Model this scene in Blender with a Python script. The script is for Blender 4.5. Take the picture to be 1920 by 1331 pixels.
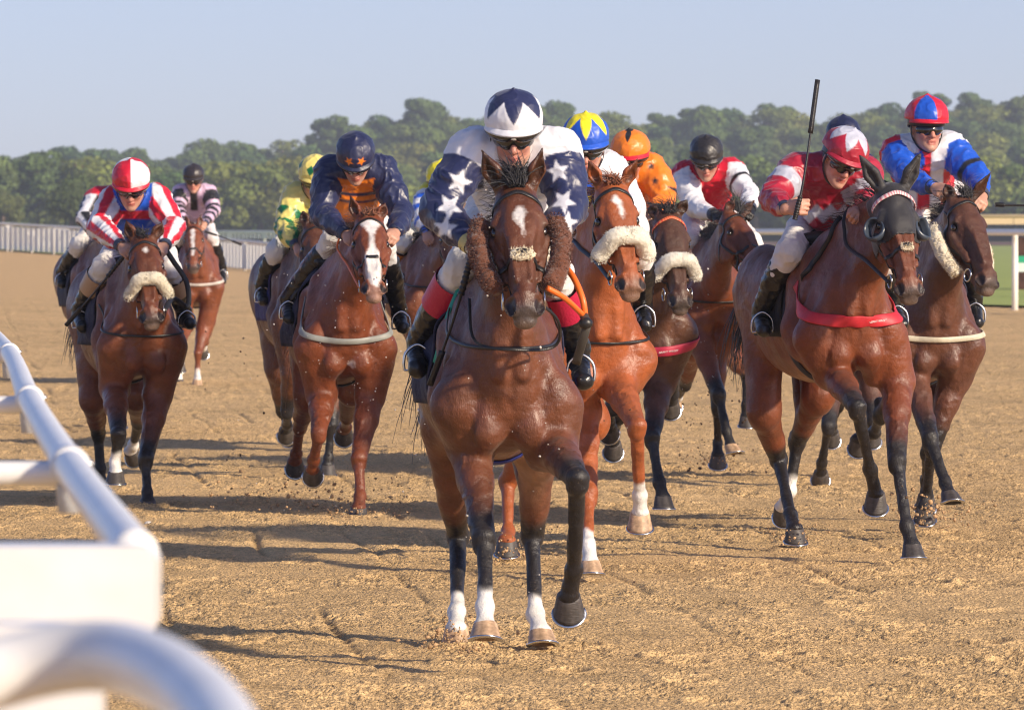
import bpy, math, random
import numpy as np
from mathutils import Vector, Matrix
# ------------------------------------------------------------------ clear
for o in list(bpy.data.objects): bpy.data.objects.remove(o)
SC = bpy.context.scene
COL = SC.collection
R = math.radians
# ------------------------------------------------------------------ camera
F, HOR, H0 = 12500.0, 428.0, 1.6          # focal length and horizon in photo pixels, eye height in metres
cam = bpy.data.cameras.new('camera'); co = bpy.data.objects.new('camera', cam); COL.objects.link(co)
co.location = (0, 0, H0); co.rotation_euler = (R(90), 0, 0)
cam.sensor_width = 36.0; cam.lens = F / 1920 * 36
cam.shift_y = -(665.5 - HOR) / 1920
cam.clip_start = 0.5; cam.clip_end = 6000
cam.dof.use_dof = True; cam.dof.focus_distance = 28.5; cam.dof.aperture_fstop = 15
cam.dof.aperture_blades = 0
SC.camera = co
# ------------------------------------------------------------------ light
SUN_AZ, SUN_EL = 50.0, 24.0               # degrees: sun to the right of and behind the camera, low
w = bpy.data.worlds.new("World"); SC.world = w; w.use_nodes = True
nt = w.node_tree; nt.nodes.clear()
sky = nt.nodes.new('ShaderNodeTexSky'); sky.sky_type = 'NISHITA'; sky.sun_disc = False
sky.sun_elevation = R(SUN_EL); sky.air_density = .6; sky.dust_density = .45; sky.ozone_density = 4.5
bg = nt.nodes.new('ShaderNodeBackground'); bg.inputs[1].default_value = 0.138
ow = nt.nodes.new('ShaderNodeOutputWorld')
tint = nt.nodes.new('ShaderNodeVectorMath'); tint.operation = 'MULTIPLY'; tint.inputs[1].default_value = (1.15, .91, .90)   # milky summer haze
nt.links.new(sky.outputs[0], tint.inputs[0]); nt.links.new(tint.outputs[0], bg.inputs[0]); nt.links.new(bg.outputs[0], ow.inputs[0])
sd = Vector((math.sin(R(SUN_AZ)) * math.cos(R(SUN_EL)), -math.cos(R(SUN_AZ)) * math.cos(R(SUN_EL)), math.sin(R(SUN_EL))))
sky.sun_rotation = math.atan2(sd.x, sd.y)
sun = bpy.data.lights.new('sun', 'SUN'); sun.energy = 4.3; sun.angle = R(2.5); sun.color = (1.0, 0.84, 0.63)
so = bpy.data.objects.new('sun', sun); COL.objects.link(so)
so.rotation_euler = sd.to_track_quat('Z', 'Y').to_euler()
SC.view_settings.view_transform = 'Standard'; SC.view_settings.look = 'None'
SC.view_settings.exposure = 0.52; SC.view_settings.gamma = 1.0
SC.render.engine = 'CYCLES'
SC.cycles.volume_bounces = 0; SC.cycles.max_bounces = 6
SC.cycles.use_denoising = True; SC.cycles.filter_width = 1.15

# ------------------------------------------------------------------ small helpers
def P(px, py, Y):
    return np.array([(px - 960.0) * Y / F, Y, H0 + (HOR - py) * Y / F])
def V(*a): return np.array(a, dtype=float)
def nrm(v):
    v = np.asarray(v, float); l = np.linalg.norm(v); return v / (l if l > 1e-9 else 1)
def hash3(i, j, k, seed=0):
    n = (i.astype(np.int64) * 73856093) ^ (j.astype(np.int64) * 19349663) ^ (k.astype(np.int64) * 83492791) ^ (seed * 2654435)
    n = (n ^ (n >> 13)) * 1274126177; n = n & 0x7fffffff
    n = ((n ^ (n >> 16)) * 668265263) & 0x7fffffff
    return (n % 100003) / 100003.0
def noise3(p, seed=0):
    i = np.floor(p).astype(np.int64); f = p - i; f = f * f * (3 - 2 * f)
    r = 0
    for a in (0, 1):
        wa = f[:, 0] if a else 1 - f[:, 0]
        for b in (0, 1):
            wb = f[:, 1] if b else 1 - f[:, 1]
            for c in (0, 1):
                wc = f[:, 2] if c else 1 - f[:, 2]
                r = r + wa * wb * wc * hash3(i[:, 0] + a, i[:, 1] + b, i[:, 2] + c, seed)
    return r * 2 - 1
def noise2(x, y, seed=0):
    xi = np.floor(x).astype(np.int64); yi = np.floor(y).astype(np.int64)
    fx = x - xi; fy = y - yi; fx = fx * fx * (3 - 2 * fx); fy = fy * fy * (3 - 2 * fy)
    z = np.zeros_like(xi)
    h = lambda a, b: hash3(xi + a, yi + b, z, seed)
    return ((h(0, 0) * (1 - fx) + h(1, 0) * fx) * (1 - fy) + (h(0, 1) * (1 - fx) + h(1, 1) * fx) * fy) * 2 - 1
def sstep(a, b, x):
    t = np.clip((x - a) / (b - a), 0, 1); return t * t * (3 - 2 * t)

# ------------------------------------------------------------------ materials
MATS = {}
def srgb(r, g, b):
    f = lambda c: (c / 255 / 12.92) if c / 255 <= 0.04045 else ((c / 255 + 0.055) / 1.055) ** 2.4
    return (f(r), f(g), f(b))
def mat(name, col=(.5, .5, .5), rough=.5, metal=0.0, spec=.5, vcol=False, bump=None, var=0.0, vscale=20.0,
        sheen=0.0, coat=0.0, transl=0.0, rvar=0.0, aniso=None):
    if name in MATS: return MATS[name]
    m = bpy.data.materials.new(name); m.use_nodes = True; n = m.node_tree; L = n.links
    b = n.nodes['Principled BSDF']
    b.inputs['Roughness'].default_value = rough; b.inputs['Metallic'].default_value = metal
    b.inputs['Specular IOR Level'].default_value = spec
    b.inputs['Sheen Weight'].default_value = sheen; b.inputs['Sheen Roughness'].default_value = .4
    b.inputs['Coat Weight'].default_value = coat; b.inputs['Coat Roughness'].default_value = .25
    tc = n.nodes.new('ShaderNodeTexCoord')
    if vcol:
        a = n.nodes.new('ShaderNodeAttribute'); a.attribute_name = 'Col'; src = a.outputs['Color']
    else:
        a = n.nodes.new('ShaderNodeRGB'); a.outputs[0].default_value = (*col, 1); src = a.outputs[0]
    if var > 0:
        nz = n.nodes.new('ShaderNodeTexNoise'); nz.inputs['Scale'].default_value = vscale; nz.inputs['Detail'].default_value = 4
        L.new(tc.outputs['Object'], nz.inputs['Vector'])
        mr = n.nodes.new('ShaderNodeMapRange'); mr.inputs[1].default_value = .3; mr.inputs[2].default_value = .7
        mr.inputs[3].default_value = 1 - var; mr.inputs[4].default_value = 1 + var
        L.new(nz.outputs[0], mr.inputs[0])
        mx = n.nodes.new('ShaderNodeVectorMath'); mx.operation = 'SCALE'
        L.new(src, mx.inputs[0]); L.new(mr.outputs[0], mx.inputs['Scale']); src = mx.outputs[0]
        if rvar:
            m2 = n.nodes.new('ShaderNodeMapRange'); m2.inputs[1].default_value = .3; m2.inputs[2].default_value = .7
            m2.inputs[3].default_value = rough - rvar; m2.inputs[4].default_value = rough + rvar
            L.new(nz.outputs[0], m2.inputs[0]); L.new(m2.outputs[0], b.inputs['Roughness'])
    L.new(src, b.inputs['Base Color'])
    prev = None
    for (sc, st, det) in (bump or []):
        nz = n.nodes.new('ShaderNodeTexNoise'); nz.inputs['Detail'].default_value = det
        if isinstance(sc, tuple):
            mp = n.nodes.new('ShaderNodeMapping'); mp.inputs['Scale'].default_value = sc
            L.new(tc.outputs['Object'], mp.inputs[0]); L.new(mp.outputs[0], nz.inputs['Vector']); nz.inputs['Scale'].default_value = 1
        else:
            nz.inputs['Scale'].default_value = sc; L.new(tc.outputs['Object'], nz.inputs['Vector'])
        bp = n.nodes.new('ShaderNodeBump'); bp.inputs['Strength'].default_value = 1.0; bp.inputs['Distance'].default_value = st
        L.new(nz.outputs[0], bp.inputs['Height'])
        if prev: L.new(prev.outputs[0], bp.inputs['Normal'])
        prev = bp
    if prev: L.new(prev.outputs[0], b.inputs['Normal'])
    if transl:
        t = n.nodes.new('ShaderNodeBsdfTranslucent'); L.new(src, t.inputs[0])
        ms = n.nodes.new('ShaderNodeMixShader'); ms.inputs[0].default_value = transl
        L.new(b.outputs[0], ms.inputs[1]); L.new(t.outputs[0], ms.inputs[2])
        L.new(ms.outputs[0], n.nodes['Material Output'].inputs[0])
    MATS[name] = m; return m

M_COAT = mat('horse_coat', rough=.44, spec=.45, vcol=True, var=.20, vscale=14, sheen=.04, coat=.05, rvar=.12,
             bump=[(7, .020, 3), (34, .005, 3), ((300, 300, 60), .0022, 3)])
n_ = M_COAT.node_tree; L_ = n_.links; pb_ = n_.nodes['Principled BSDF']; tc_ = n_.nodes['Texture Coordinate']
def _noise(sc, det=3):
    z = n_.nodes.new('ShaderNodeTexNoise'); z.inputs['Scale'].default_value = sc; z.inputs['Detail'].default_value = det; L_.new(tc_.outputs['Object'], z.inputs['Vector']); return z
def _range(src, a, b, c, d):
    z = n_.nodes.new('ShaderNodeMapRange'); z.interpolation_type = 'SMOOTHSTEP'
    for i, x in enumerate((a, b, c, d)): z.inputs[i + 1].default_value = x
    L_.new(src, z.inputs[0]); return z
old_ = pb_.inputs['Base Color'].links[0].from_socket
sp_ = _range(_noise(150, 2).outputs[0], .66, .70, 0, 1); pt_ = _range(_noise(6, 3).outputs[0], .42, .62, .15, 1); mu_ = n_.nodes.new('ShaderNodeMath'); mu_.operation = 'MULTIPLY'; L_.new(sp_.outputs[0], mu_.inputs[0]); L_.new(pt_.outputs[0], mu_.inputs[1])
mu2_ = n_.nodes.new('ShaderNodeMath'); mu2_.operation = 'MULTIPLY'; mu2_.inputs[1].default_value = .30; L_.new(mu_.outputs[0], mu2_.inputs[0])
mx_ = n_.nodes.new('ShaderNodeMix'); mx_.data_type = 'RGBA'; mx_.inputs[7].default_value = (.42, .30, .20, 1); L_.new(mu2_.outputs[0], mx_.inputs[0]); L_.new(old_, mx_.inputs[6]); L_.new(mx_.outputs[2], pb_.inputs['Base Color'])
wr_ = _range(_noise(4.5, 5).outputs[0], .40, .60, .36, .60); L_.new(wr_.outputs[0], pb_.inputs['Roughness'])
M_HAIR = mat('horse_hair', rough=.5, vcol=True, sheen=.2, var=.2, vscale=40)
M_HOOF = mat('hoof_horn', rough=.5, vcol=True, var=.25, vscale=60, bump=[((40, 40, 260), .0015, 2)])
M_STEEL = mat('steel', (.6, .6, .6), rough=.25, metal=1.0, var=.15)
M_LEATHER = mat('black_leather', (.016, .015, .016), rough=.42, bump=[(150, .001, 2)], var=.3)
M_LEATHERV = mat('coloured_strap', rough=.5, vcol=True, bump=[(200, .0008, 2)], var=.15)
M_BOOT = mat('boot_leather', (.010, .010, .012), rough=.30, bump=[(22, .008, 3)], coat=.1)
M_SILK = mat('silk_cloth', rough=.40, vcol=True, spec=.6, sheen=.15, bump=[(13, .010, 2)], var=.06, vscale=12)
M_WHITECLOTH = mat('breeches_cloth', (.72, .71, .70), rough=.7, bump=[(18, .010, 3), (70, .002, 2)], var=.08, vscale=10)
M_WOOL = mat('sheepskin', rough=.95, vcol=True, sheen=.4, bump=[(70, .005, 3), (280, .003, 2)], var=.10, vscale=40)
M_SKIN = mat('skin', rough=.48, vcol=True, bump=[(120, .001, 2)], var=.08, vscale=40)
M_EYE = mat('horse_eye', (.012, .006, .004), rough=.06, coat=1.0)
M_LENS = mat('goggle_lens', (.006, .006, .008), rough=.06, coat=1.0)
M_CAP = mat('cap_silk', rough=.42, vcol=True, spec=.6, sheen=.1, bump=[(14, .010, 2)], var=.05, vscale=15)
M_CLOTHDARK = mat('saddle_cloth', vcol=True, rough=.75, bump=[(16, .012, 3), (90, .002, 2)], var=.2)
M_MESHHOOD = mat('hood_fabric', (.022, .021, .024), rough=.55, bump=[(500, .001, 1), (14, .005, 2)], sheen=.3)
M_PLASTIC = mat('white_plastic', (.80, .80, .79), rough=.34, var=.07, vscale=9, coat=.1, bump=[(6, .002, 3)])
M_CUP = mat('grey_blinker_plastic', (.045, .06, .085), rough=.3)

# ------------------------------------------------------------------ mesh output
def tag(o, label=None, cat=None, group=None, kind=None):
    if label: o['label'] = label
    if cat: o['category'] = cat
    if group: o['group'] = group
    if kind: o['kind'] = kind
    return o
def mk(name, verts, faces, m=None, parent=None, col=None, smooth=True, origin=None):
    """verts (N,3) world, faces array (M,4)/(M,3) or list of tuples; one mesh object, optional point colours."""
    verts = np.asarray(verts, dtype=np.float64)
    me = bpy.data.meshes.new(name)
    if origin is None: origin = np.zeros(3)
    if parent is not None: origin = np.array(parent.get('_o', (0, 0, 0)), float)
    vv = verts - origin
    if isinstance(faces, np.ndarray):
        nf, k = faces.shape
        me.vertices.add(len(vv)); me.vertices.foreach_set('co', vv.astype(np.float32).ravel())
        me.loops.add(nf * k); me.loops.foreach_set('vertex_index', faces.astype(np.int32).ravel())
        me.polygons.add(nf); me.polygons.foreach_set('loop_start', np.arange(0, nf * k, k, dtype=np.int32))
        me.update(calc_edges=True); me.validate()
    else:
        me.from_pydata(vv.tolist(), [], [tuple(int(i) for i in f) for f in faces]); me.update()
    if smooth: me.polygons.foreach_set('use_smooth', np.ones(len(me.polygons), dtype=bool))
    if col is not None:
        col = np.asarray(col, float)
        if col.ndim == 1: col = np.tile(col, (len(vv), 1))
        a = me.color_attributes.new('Col', 'FLOAT_COLOR', 'POINT')
        c4 = np.ones((len(vv), 4), np.float32); c4[:, :3] = col[:, :3]
        if len(me.vertices) == len(vv): a.data.foreach_set('color', c4.ravel())
    if m: me.materials.append(m)
    o = bpy.data.objects.new(name, me); COL.objects.link(o)
    if parent is not None: o.parent = parent
    else: o.location = origin
    o['_o'] = [float(x) for x in origin]
    return o
def empty(name, loc):
    o = bpy.data.objects.new(name, None); COL.objects.link(o); o.location = loc; o['_o'] = [float(x) for x in loc]
    o.empty_display_size = .1
    return o
class MB:
    """collects pieces (verts, faces, colours) into one mesh"""
    def __init__(s): s.v = []; s.f = []; s.c = []; s.n = 0
    def add(s, v, f, c=(.5, .5, .5)):
        v = np.asarray(v, float)
        s.v.append(v); s.f += [tuple(int(i) + s.n for i in q) for q in f]
        c = np.asarray(c, float); s.c.append(np.tile(c, (len(v), 1)) if c.ndim == 1 else c); s.n += len(v); return s
    def build(s, name, m, parent=None, smooth=True, origin=None):
        return mk(name, np.vstack(s.v), s.f, m, parent, np.vstack(s.c), smooth, origin)
def frames(pts):
    pts = np.asarray(pts, float); T = np.gradient(pts, axis=0)
    T /= np.maximum(np.linalg.norm(T, axis=1, keepdims=True), 1e-9)
    ref = V(0, 0, 1) if abs(T[0][2]) < .9 else V(1, 0, 0)
    N = []; n = nrm(ref - T[0] * ref.dot(T[0]))
    for t in T:
        n = nrm(n - t * n.dot(t)); N.append(n)
    N = np.array(N); return T, N, np.cross(T, N)
def tube(pts, r, seg=8, cap=True, flat=None, nvec=None):
    """round tube; r scalar or per point. flat=(width,thick) with nvec = per point normals makes a strap."""
    pts = np.asarray(pts, float); n = len(pts); T, N, B = frames(pts)
    if nvec is not None:
        N = np.array([nrm(a - t * np.dot(a, t)) for a, t in zip(nvec, T)]); B = np.cross(T, N)
    an = np.linspace(0, 2 * math.pi, seg, endpoint=False)
    if flat is not None:
        w_, t_ = flat
        ca = np.sign(np.cos(an)) * np.abs(np.cos(an)) ** .5; sa = np.sign(np.sin(an)) * np.abs(np.sin(an)) ** .5
        ring = B[:, None, :] * (ca * w_ / 2)[None, :, None] + N[:, None, :] * (sa * t_ / 2)[None, :, None]
    else:
        r = np.broadcast_to(np.asarray(r, float), (n,))
        ring = (N[:, None, :] * np.cos(an)[None, :, None] + B[:, None, :] * np.sin(an)[None, :, None]) * r[:, None, None]
    v = (pts[:, None, :] + ring).reshape(-1, 3)
    f = []
    for i in range(n - 1):
        for j in range(seg):
            a = i * seg + j; b = i * seg + (j + 1) % seg
            f.append((a, b, b + seg, a + seg))
    if cap:
        f.append(tuple(range(seg - 1, -1, -1))); f.append(tuple((n - 1) * seg + j for j in range(seg)))
    return v, f
def spline(pts, n=20):
    pts = np.asarray(pts, float); k = len(pts)
    if k < 3:
        t = np.linspace(0, 1, n)[:, None]; return pts[0] * (1 - t) + pts[-1] * t
    Pp = np.vstack([2 * pts[0] - pts[1], pts, 2 * pts[-1] - pts[-2]]); out = []
    for u in np.linspace(0, k - 1, n):
        i = min(int(u), k - 2); t = u - i; a, b, c, d = Pp[i:i + 4]
        out.append(.5 * ((2 * b) + (-a + c) * t + (2 * a - 5 * b + 4 * c - d) * t * t + (-a + 3 * b - 3 * c + d) * t ** 3))
    return np.array(out)
def box(c, sx, sy, sz, M=None):
    v = np.array([(x, y, z) for x in (-1, 1) for y in (-1, 1) for z in (-1, 1)], float) * [sx / 2, sy / 2, sz / 2]
    if M is not None: v = v @ np.asarray(M).T
    f = [(0, 1, 3, 2), (4, 6, 7, 5), (0, 4, 5, 1), (2, 3, 7, 6), (0, 2, 6, 4), (1, 5, 7, 3)]
    return v + np.asarray(c), f
def ellips(c, r, M=None, nu=16, nv=10):
    v = []; f = []
    for i in range(nv + 1):
        th = math.pi * i / nv
        for j in range(nu):
            ph = 2 * math.pi * j / nu
            v.append((math.sin(th) * math.cos(ph), math.sin(th) * math.sin(ph), math.cos(th)))
    for i in range(nv):
        for j in range(nu):
            a = i * nu + j; b = i * nu + (j + 1) % nu; f.append((a, a + nu, b + nu, b))
    v = np.array(v) * np.asarray(r)
    if M is not None: v = v @ np.asarray(M).T
    return v + np.asarray(c), f

# ------------------------------------------------------------------ signed distance bodies -> one continuous mesh
class Body:
    def __init__(s): s.p = []
    def rc(s, a, b, r1, r2, k=.03, op=0, flat=None):
        a = np.asarray(a, float); b = np.asarray(b, float)
        s.p.append(('rc', a, b, r1, r2, k, op, flat)); return s
    def el(s, c, r, M=None, k=.03, op=0):
        c = np.asarray(c, float); s.p.append(('el', c, np.asarray(r, float), None if M is None else np.asarray(M, float), 0, k, op, None)); return s
    @staticmethod
    def dist(q, p):
        if q[0] == 'rc':
            _, a, b, r1, r2, k, op, flat = q
            ab = b - a; l2 = max(ab.dot(ab), 1e-9); d = p - a
            if flat is not None:
                nv, fac = flat; nn = nrm(nv - ab * (np.dot(nv, ab) / l2))
                d = d + (d @ nn)[:, None] * nn * (1 / fac - 1)
            t = np.clip(d @ ab / l2, 0, 1)
            e = d - t[:, None] * ab
            dd = np.sqrt((e * e).sum(1)) - (r1 + (r2 - r1) * t)
            return dd * (min(flat[1], 1) ** .5 if flat is not None else 1)
        _, c, r, M, _, k, op, _ = q
        d = p - c
        if M is not None: d = d @ M
        e = d / r; k0 = np.sqrt((e * e).sum(1)); g = e / r; k1 = np.sqrt((g * g).sum(1))
        return np.where(k0 < 1e-6, -r.min(), k0 * (k0 - 1) / np.maximum(k1, 1e-6))
    @staticmethod
    def comb(Fv, d, k, op):
        if op == 0:
            h = np.clip(.5 + .5 * (Fv - d) / k, 0, 1); return Fv * (1 - h) + d * h - k * h * (1 - h)
        h = np.clip(.5 - .5 * (Fv + d) / k, 0, 1)          # smooth subtraction
        return Fv * (1 - h) - d * h + k * h * (1 - h)
    def field(s, p):
        Fv = np.full(len(p), 5.0)
        for q in s.p: Fv = s.comb(Fv, s.dist(q, p), q[5], q[6])
        return Fv
    def grad(s, p, e=.004):
        g = np.stack([s.field(p + V(e, 0, 0)) - s.field(p - V(e, 0, 0)), s.field(p + V(0, e, 0)) - s.field(p - V(0, e, 0)),
                      s.field(p + V(0, 0, e)) - s.field(p - V(0, 0, e))], 1)
        return g / np.maximum(np.linalg.norm(g, axis=1, keepdims=True), 1e-9)
    def project(s, p, off=0.0, it=6):
        p = np.array(p, float)
        for _ in range(it):
            g = s.grad(p); p = p - g * (s.field(p) - off)[:, None] * .9
        return p, s.grad(p)
    def cast(s, o, d, off=0.0, it=40, maxd=2.0):
        """sphere trace from o along unit d until the body's skin (offset off)"""
        p = np.array(o, float); tt = np.zeros(len(p))
        for _ in range(it):
            f = s.field(p) - off; f = np.clip(f, -.05, .3) * .85; tt += f; p = p + d * f[:, None]
        return p, tt < maxd
    def mesh(s, h):
        lo = np.full(3, 1e9); hi = -lo
        for q in s.p:
            if q[6]: continue
            if q[0] == 'rc':
                rr = max(q[3], q[4])
                for e in (q[1], q[2]): lo = np.minimum(lo, e - rr); hi = np.maximum(hi, e + rr)
            else:
                rr = q[2].max(); lo = np.minimum(lo, q[1] - rr); hi = np.maximum(hi, q[1] + rr)
        lo -= .03; hi += .03; B = 8
        nb = np.ceil((hi - lo) / (h * B)).astype(int) + 1
        ax = [lo[i] + (np.arange(nb[i]) * B + (B - 1) / 2) * h for i in range(3)]
        cen = np.stack(np.meshgrid(*ax, indexing='ij'), -1).reshape(-1, 3)
        dc = []; Fc = np.full(len(cen), 5.0)
        for q in s.p:
            d = s.dist(q, cen); dc.append(d.astype(np.float32)); Fc = s.comb(Fc, d, q[5], q[6])
        hd = h * B * .87
        act = np.nonzero(np.abs(Fc) < hd * 1.9 + .01)[0]
        dense = np.where(Fc < 0, np.float32(-1), np.float32(1)).reshape(nb)
        dense = dense.repeat(B, 0).repeat(B, 1).repeat(B, 2)
        loc = np.stack(np.meshgrid(*[np.arange(B)] * 3, indexing='ij'), -1).reshape(-1, 3)
        loc = (loc - (B - 1) / 2) * h
        pts = cen[act][:, None, :] + loc[None]
        Fv = np.full((len(act), B ** 3), 5.0)
        for q, d in zip(s.p, dc):
            sel = np.nonzero(d[act] < hd * 1.9 + q[5] + .02)[0]
            if len(sel) == 0: continue
            dd = s.dist(q, pts[sel].reshape(-1, 3)).reshape(len(sel), -1)
            Fv[sel] = s.comb(Fv[sel], dd, q[5], q[6])
        V6 = dense.reshape(nb[0], B, nb[1], B, nb[2], B)
        bx, by, bz = np.unravel_index(act, nb)
        V6[bx, :, by, :, bz, :] = Fv.reshape(-1, B, B, B).astype(np.float32)
        ins = (dense < 0)
        u = ins.view(np.uint8)
        c = u[:-1] + u[1:]; c = c[:, :-1] + c[:, 1:]; c = c[:, :, :-1] + c[:, :, 1:]
        actc = (c > 0) & (c < 8)
        ci = np.argwhere(actc); n = len(ci)
        ids = np.full(actc.shape, -1, np.int32); ids[actc] = np.arange(n, dtype=np.int32)
        cor = [(a, b, d) for a in (0, 1) for b in (0, 1) for d in (0, 1)]
        val = {k_: dense[ci[:, 0] + k_[0], ci[:, 1] + k_[1], ci[:, 2] + k_[2]] for k_ in cor}
        acc = np.zeros((n, 3)); cnt = np.zeros(n)
        for a in cor:
            for axx in range(3):
                if a[axx]: continue
                b = list(a); b[axx] = 1; b = tuple(b)
                va, vb = val[a], val[b]; m = (va < 0) != (vb < 0)
                t = np.where(m, va / np.where(va == vb, 1, va - vb), 0)
                pp = np.tile(np.array(a, float), (n, 1)); pp[:, axx] = t
                acc[m] += pp[m]; cnt[m] += 1
        verts = lo + (ci + acc / np.maximum(cnt, 1)[:, None]) * h
        quads = []
        for axx in range(3):
            sl0 = [slice(None)] * 3; sl1 = [slice(None)] * 3; sl0[axx] = slice(0, -1); sl1[axx] = slice(1, None)
            a, b = ins[tuple(sl0)], ins[tuple(sl1)]
            e = np.argwhere(a != b)
            o1, o2 = (axx + 1) % 3, (axx + 2) % 3
            ok = (e[:, o1] > 0) & (e[:, o2] > 0) & (e[:, o1] < actc.shape[o1]) & (e[:, o2] < actc.shape[o2])
            e = e[ok]; flip = ~a[e[:, 0], e[:, 1], e[:, 2]]
            def g(d1, d2):
                q = e.copy(); q[:, o1] -= d1; q[:, o2] -= d2; return ids[q[:, 0], q[:, 1], q[:, 2]]
            Q = np.stack([g(1, 1), g(0, 1), g(0, 0), g(1, 0)], 1)
            Q[flip] = Q[flip][:, ::-1]
            quads.append(Q[(Q >= 0).all(1)])
        return verts, np.vstack(quads)
def vnormals(v, q):
    fn = np.cross(v[q[:, 2]] - v[q[:, 0]], v[q[:, 3]] - v[q[:, 1]]); N = np.zeros_like(v)
    for i in range(4): np.add.at(N, q[:, i], fn)
    return N / np.maximum(np.linalg.norm(N, axis=1, keepdims=True), 1e-12)
def segdist(p, a, b):
    ab = b - a; t = np.clip((p - a) @ ab / max(ab.dot(ab), 1e-9), 0, 1); return np.linalg.norm(p - a - t[:, None] * ab, axis=1), t
# ------------------------------------------------------------------ horses
import os
QF = float(os.environ.get('VOX', '1.0'))
def hair(mb, roots, dirs, length, rad, col, grav=.5, seed=0, curl=.02, seg=5):
    rg = np.random.RandomState(seed)
    for p0, d in zip(roots, dirs):
        l = length * rg.uniform(.6, 1.15); d = nrm(np.array(d) + rg.normal(0, .14, 3)); pts = [p0]; q = np.array(p0, float); dd = d.copy()
        for i in range(seg):
            dd = nrm(dd + V(0, 0, -grav) / seg + rg.normal(0, curl, 3) * 3); q = q + dd * l / seg; pts.append(q)
        rr = rad * np.linspace(1, .12, seg + 1) * rg.uniform(.6, 1.3)
        v, f = tube(pts, rr, 3, cap=False)
        c = np.array(col) * rg.uniform(.6, 1.5); mb.add(v, f, c)
def poly_in(x, y, poly):
    ins = np.zeros(len(x), bool); n = len(poly); j = n - 1
    for i in range(n):
        xi, yi = poly[i]; xj, yj = poly[j]
        c = ((yi > y) != (yj > y)) & (x < (xj - xi) * (y - yi) / ((yj - yi) if yj != yi else 1e-9) + xi)
        ins ^= c; j = i
    return ins
def fuzz(path, r, seg=26, n=60, amp=.006, seed=1, flatn=None, squash=1.0):
    """thick woolly roll along a path"""
    pts = spline(path, n); rr = r * np.clip(np.sin(np.linspace(.0, math.pi, n)) * 4.5, .25, 1) ** .5
    v, f = tube(pts, rr, seg)
    c = np.repeat(pts, seg, 0); d = v - c; l = np.linalg.norm(d, axis=1, keepdims=True)
    nz = noise3(v * 95, seed) * .6 + noise3(v * 210, seed + 3) * .6
    lump = noise3(v * 28, seed + 5)
    v = c + d / l * (l + (nz * amp * .8 + lump * amp * 1.6)[:, None])
    return v, f
def tufts(mb, path, r, n, col, seed=2, ln=.012):
    rg = np.random.RandomState(seed); pts = spline(path, 50); T, N, B = frames(pts)
    for _ in range(n):
        i = rg.randint(1, 49); a = rg.uniform(0, 2 * math.pi); d = N[i] * math.cos(a) + B[i] * math.sin(a)
        e = rg.normal(0, .5, 3); p = pts[i] + T[i] * rg.uniform(-.005, .005) + d * r * .9
        q = p + nrm(d + e) * ln * rg.uniform(.7, 1.6); sd = nrm(np.cross(d, e)) * .0022
        mb.add([p - sd, p + sd, q], [(0, 1, 2)], np.array(col) * rg.uniform(.9, 1.1))

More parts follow.
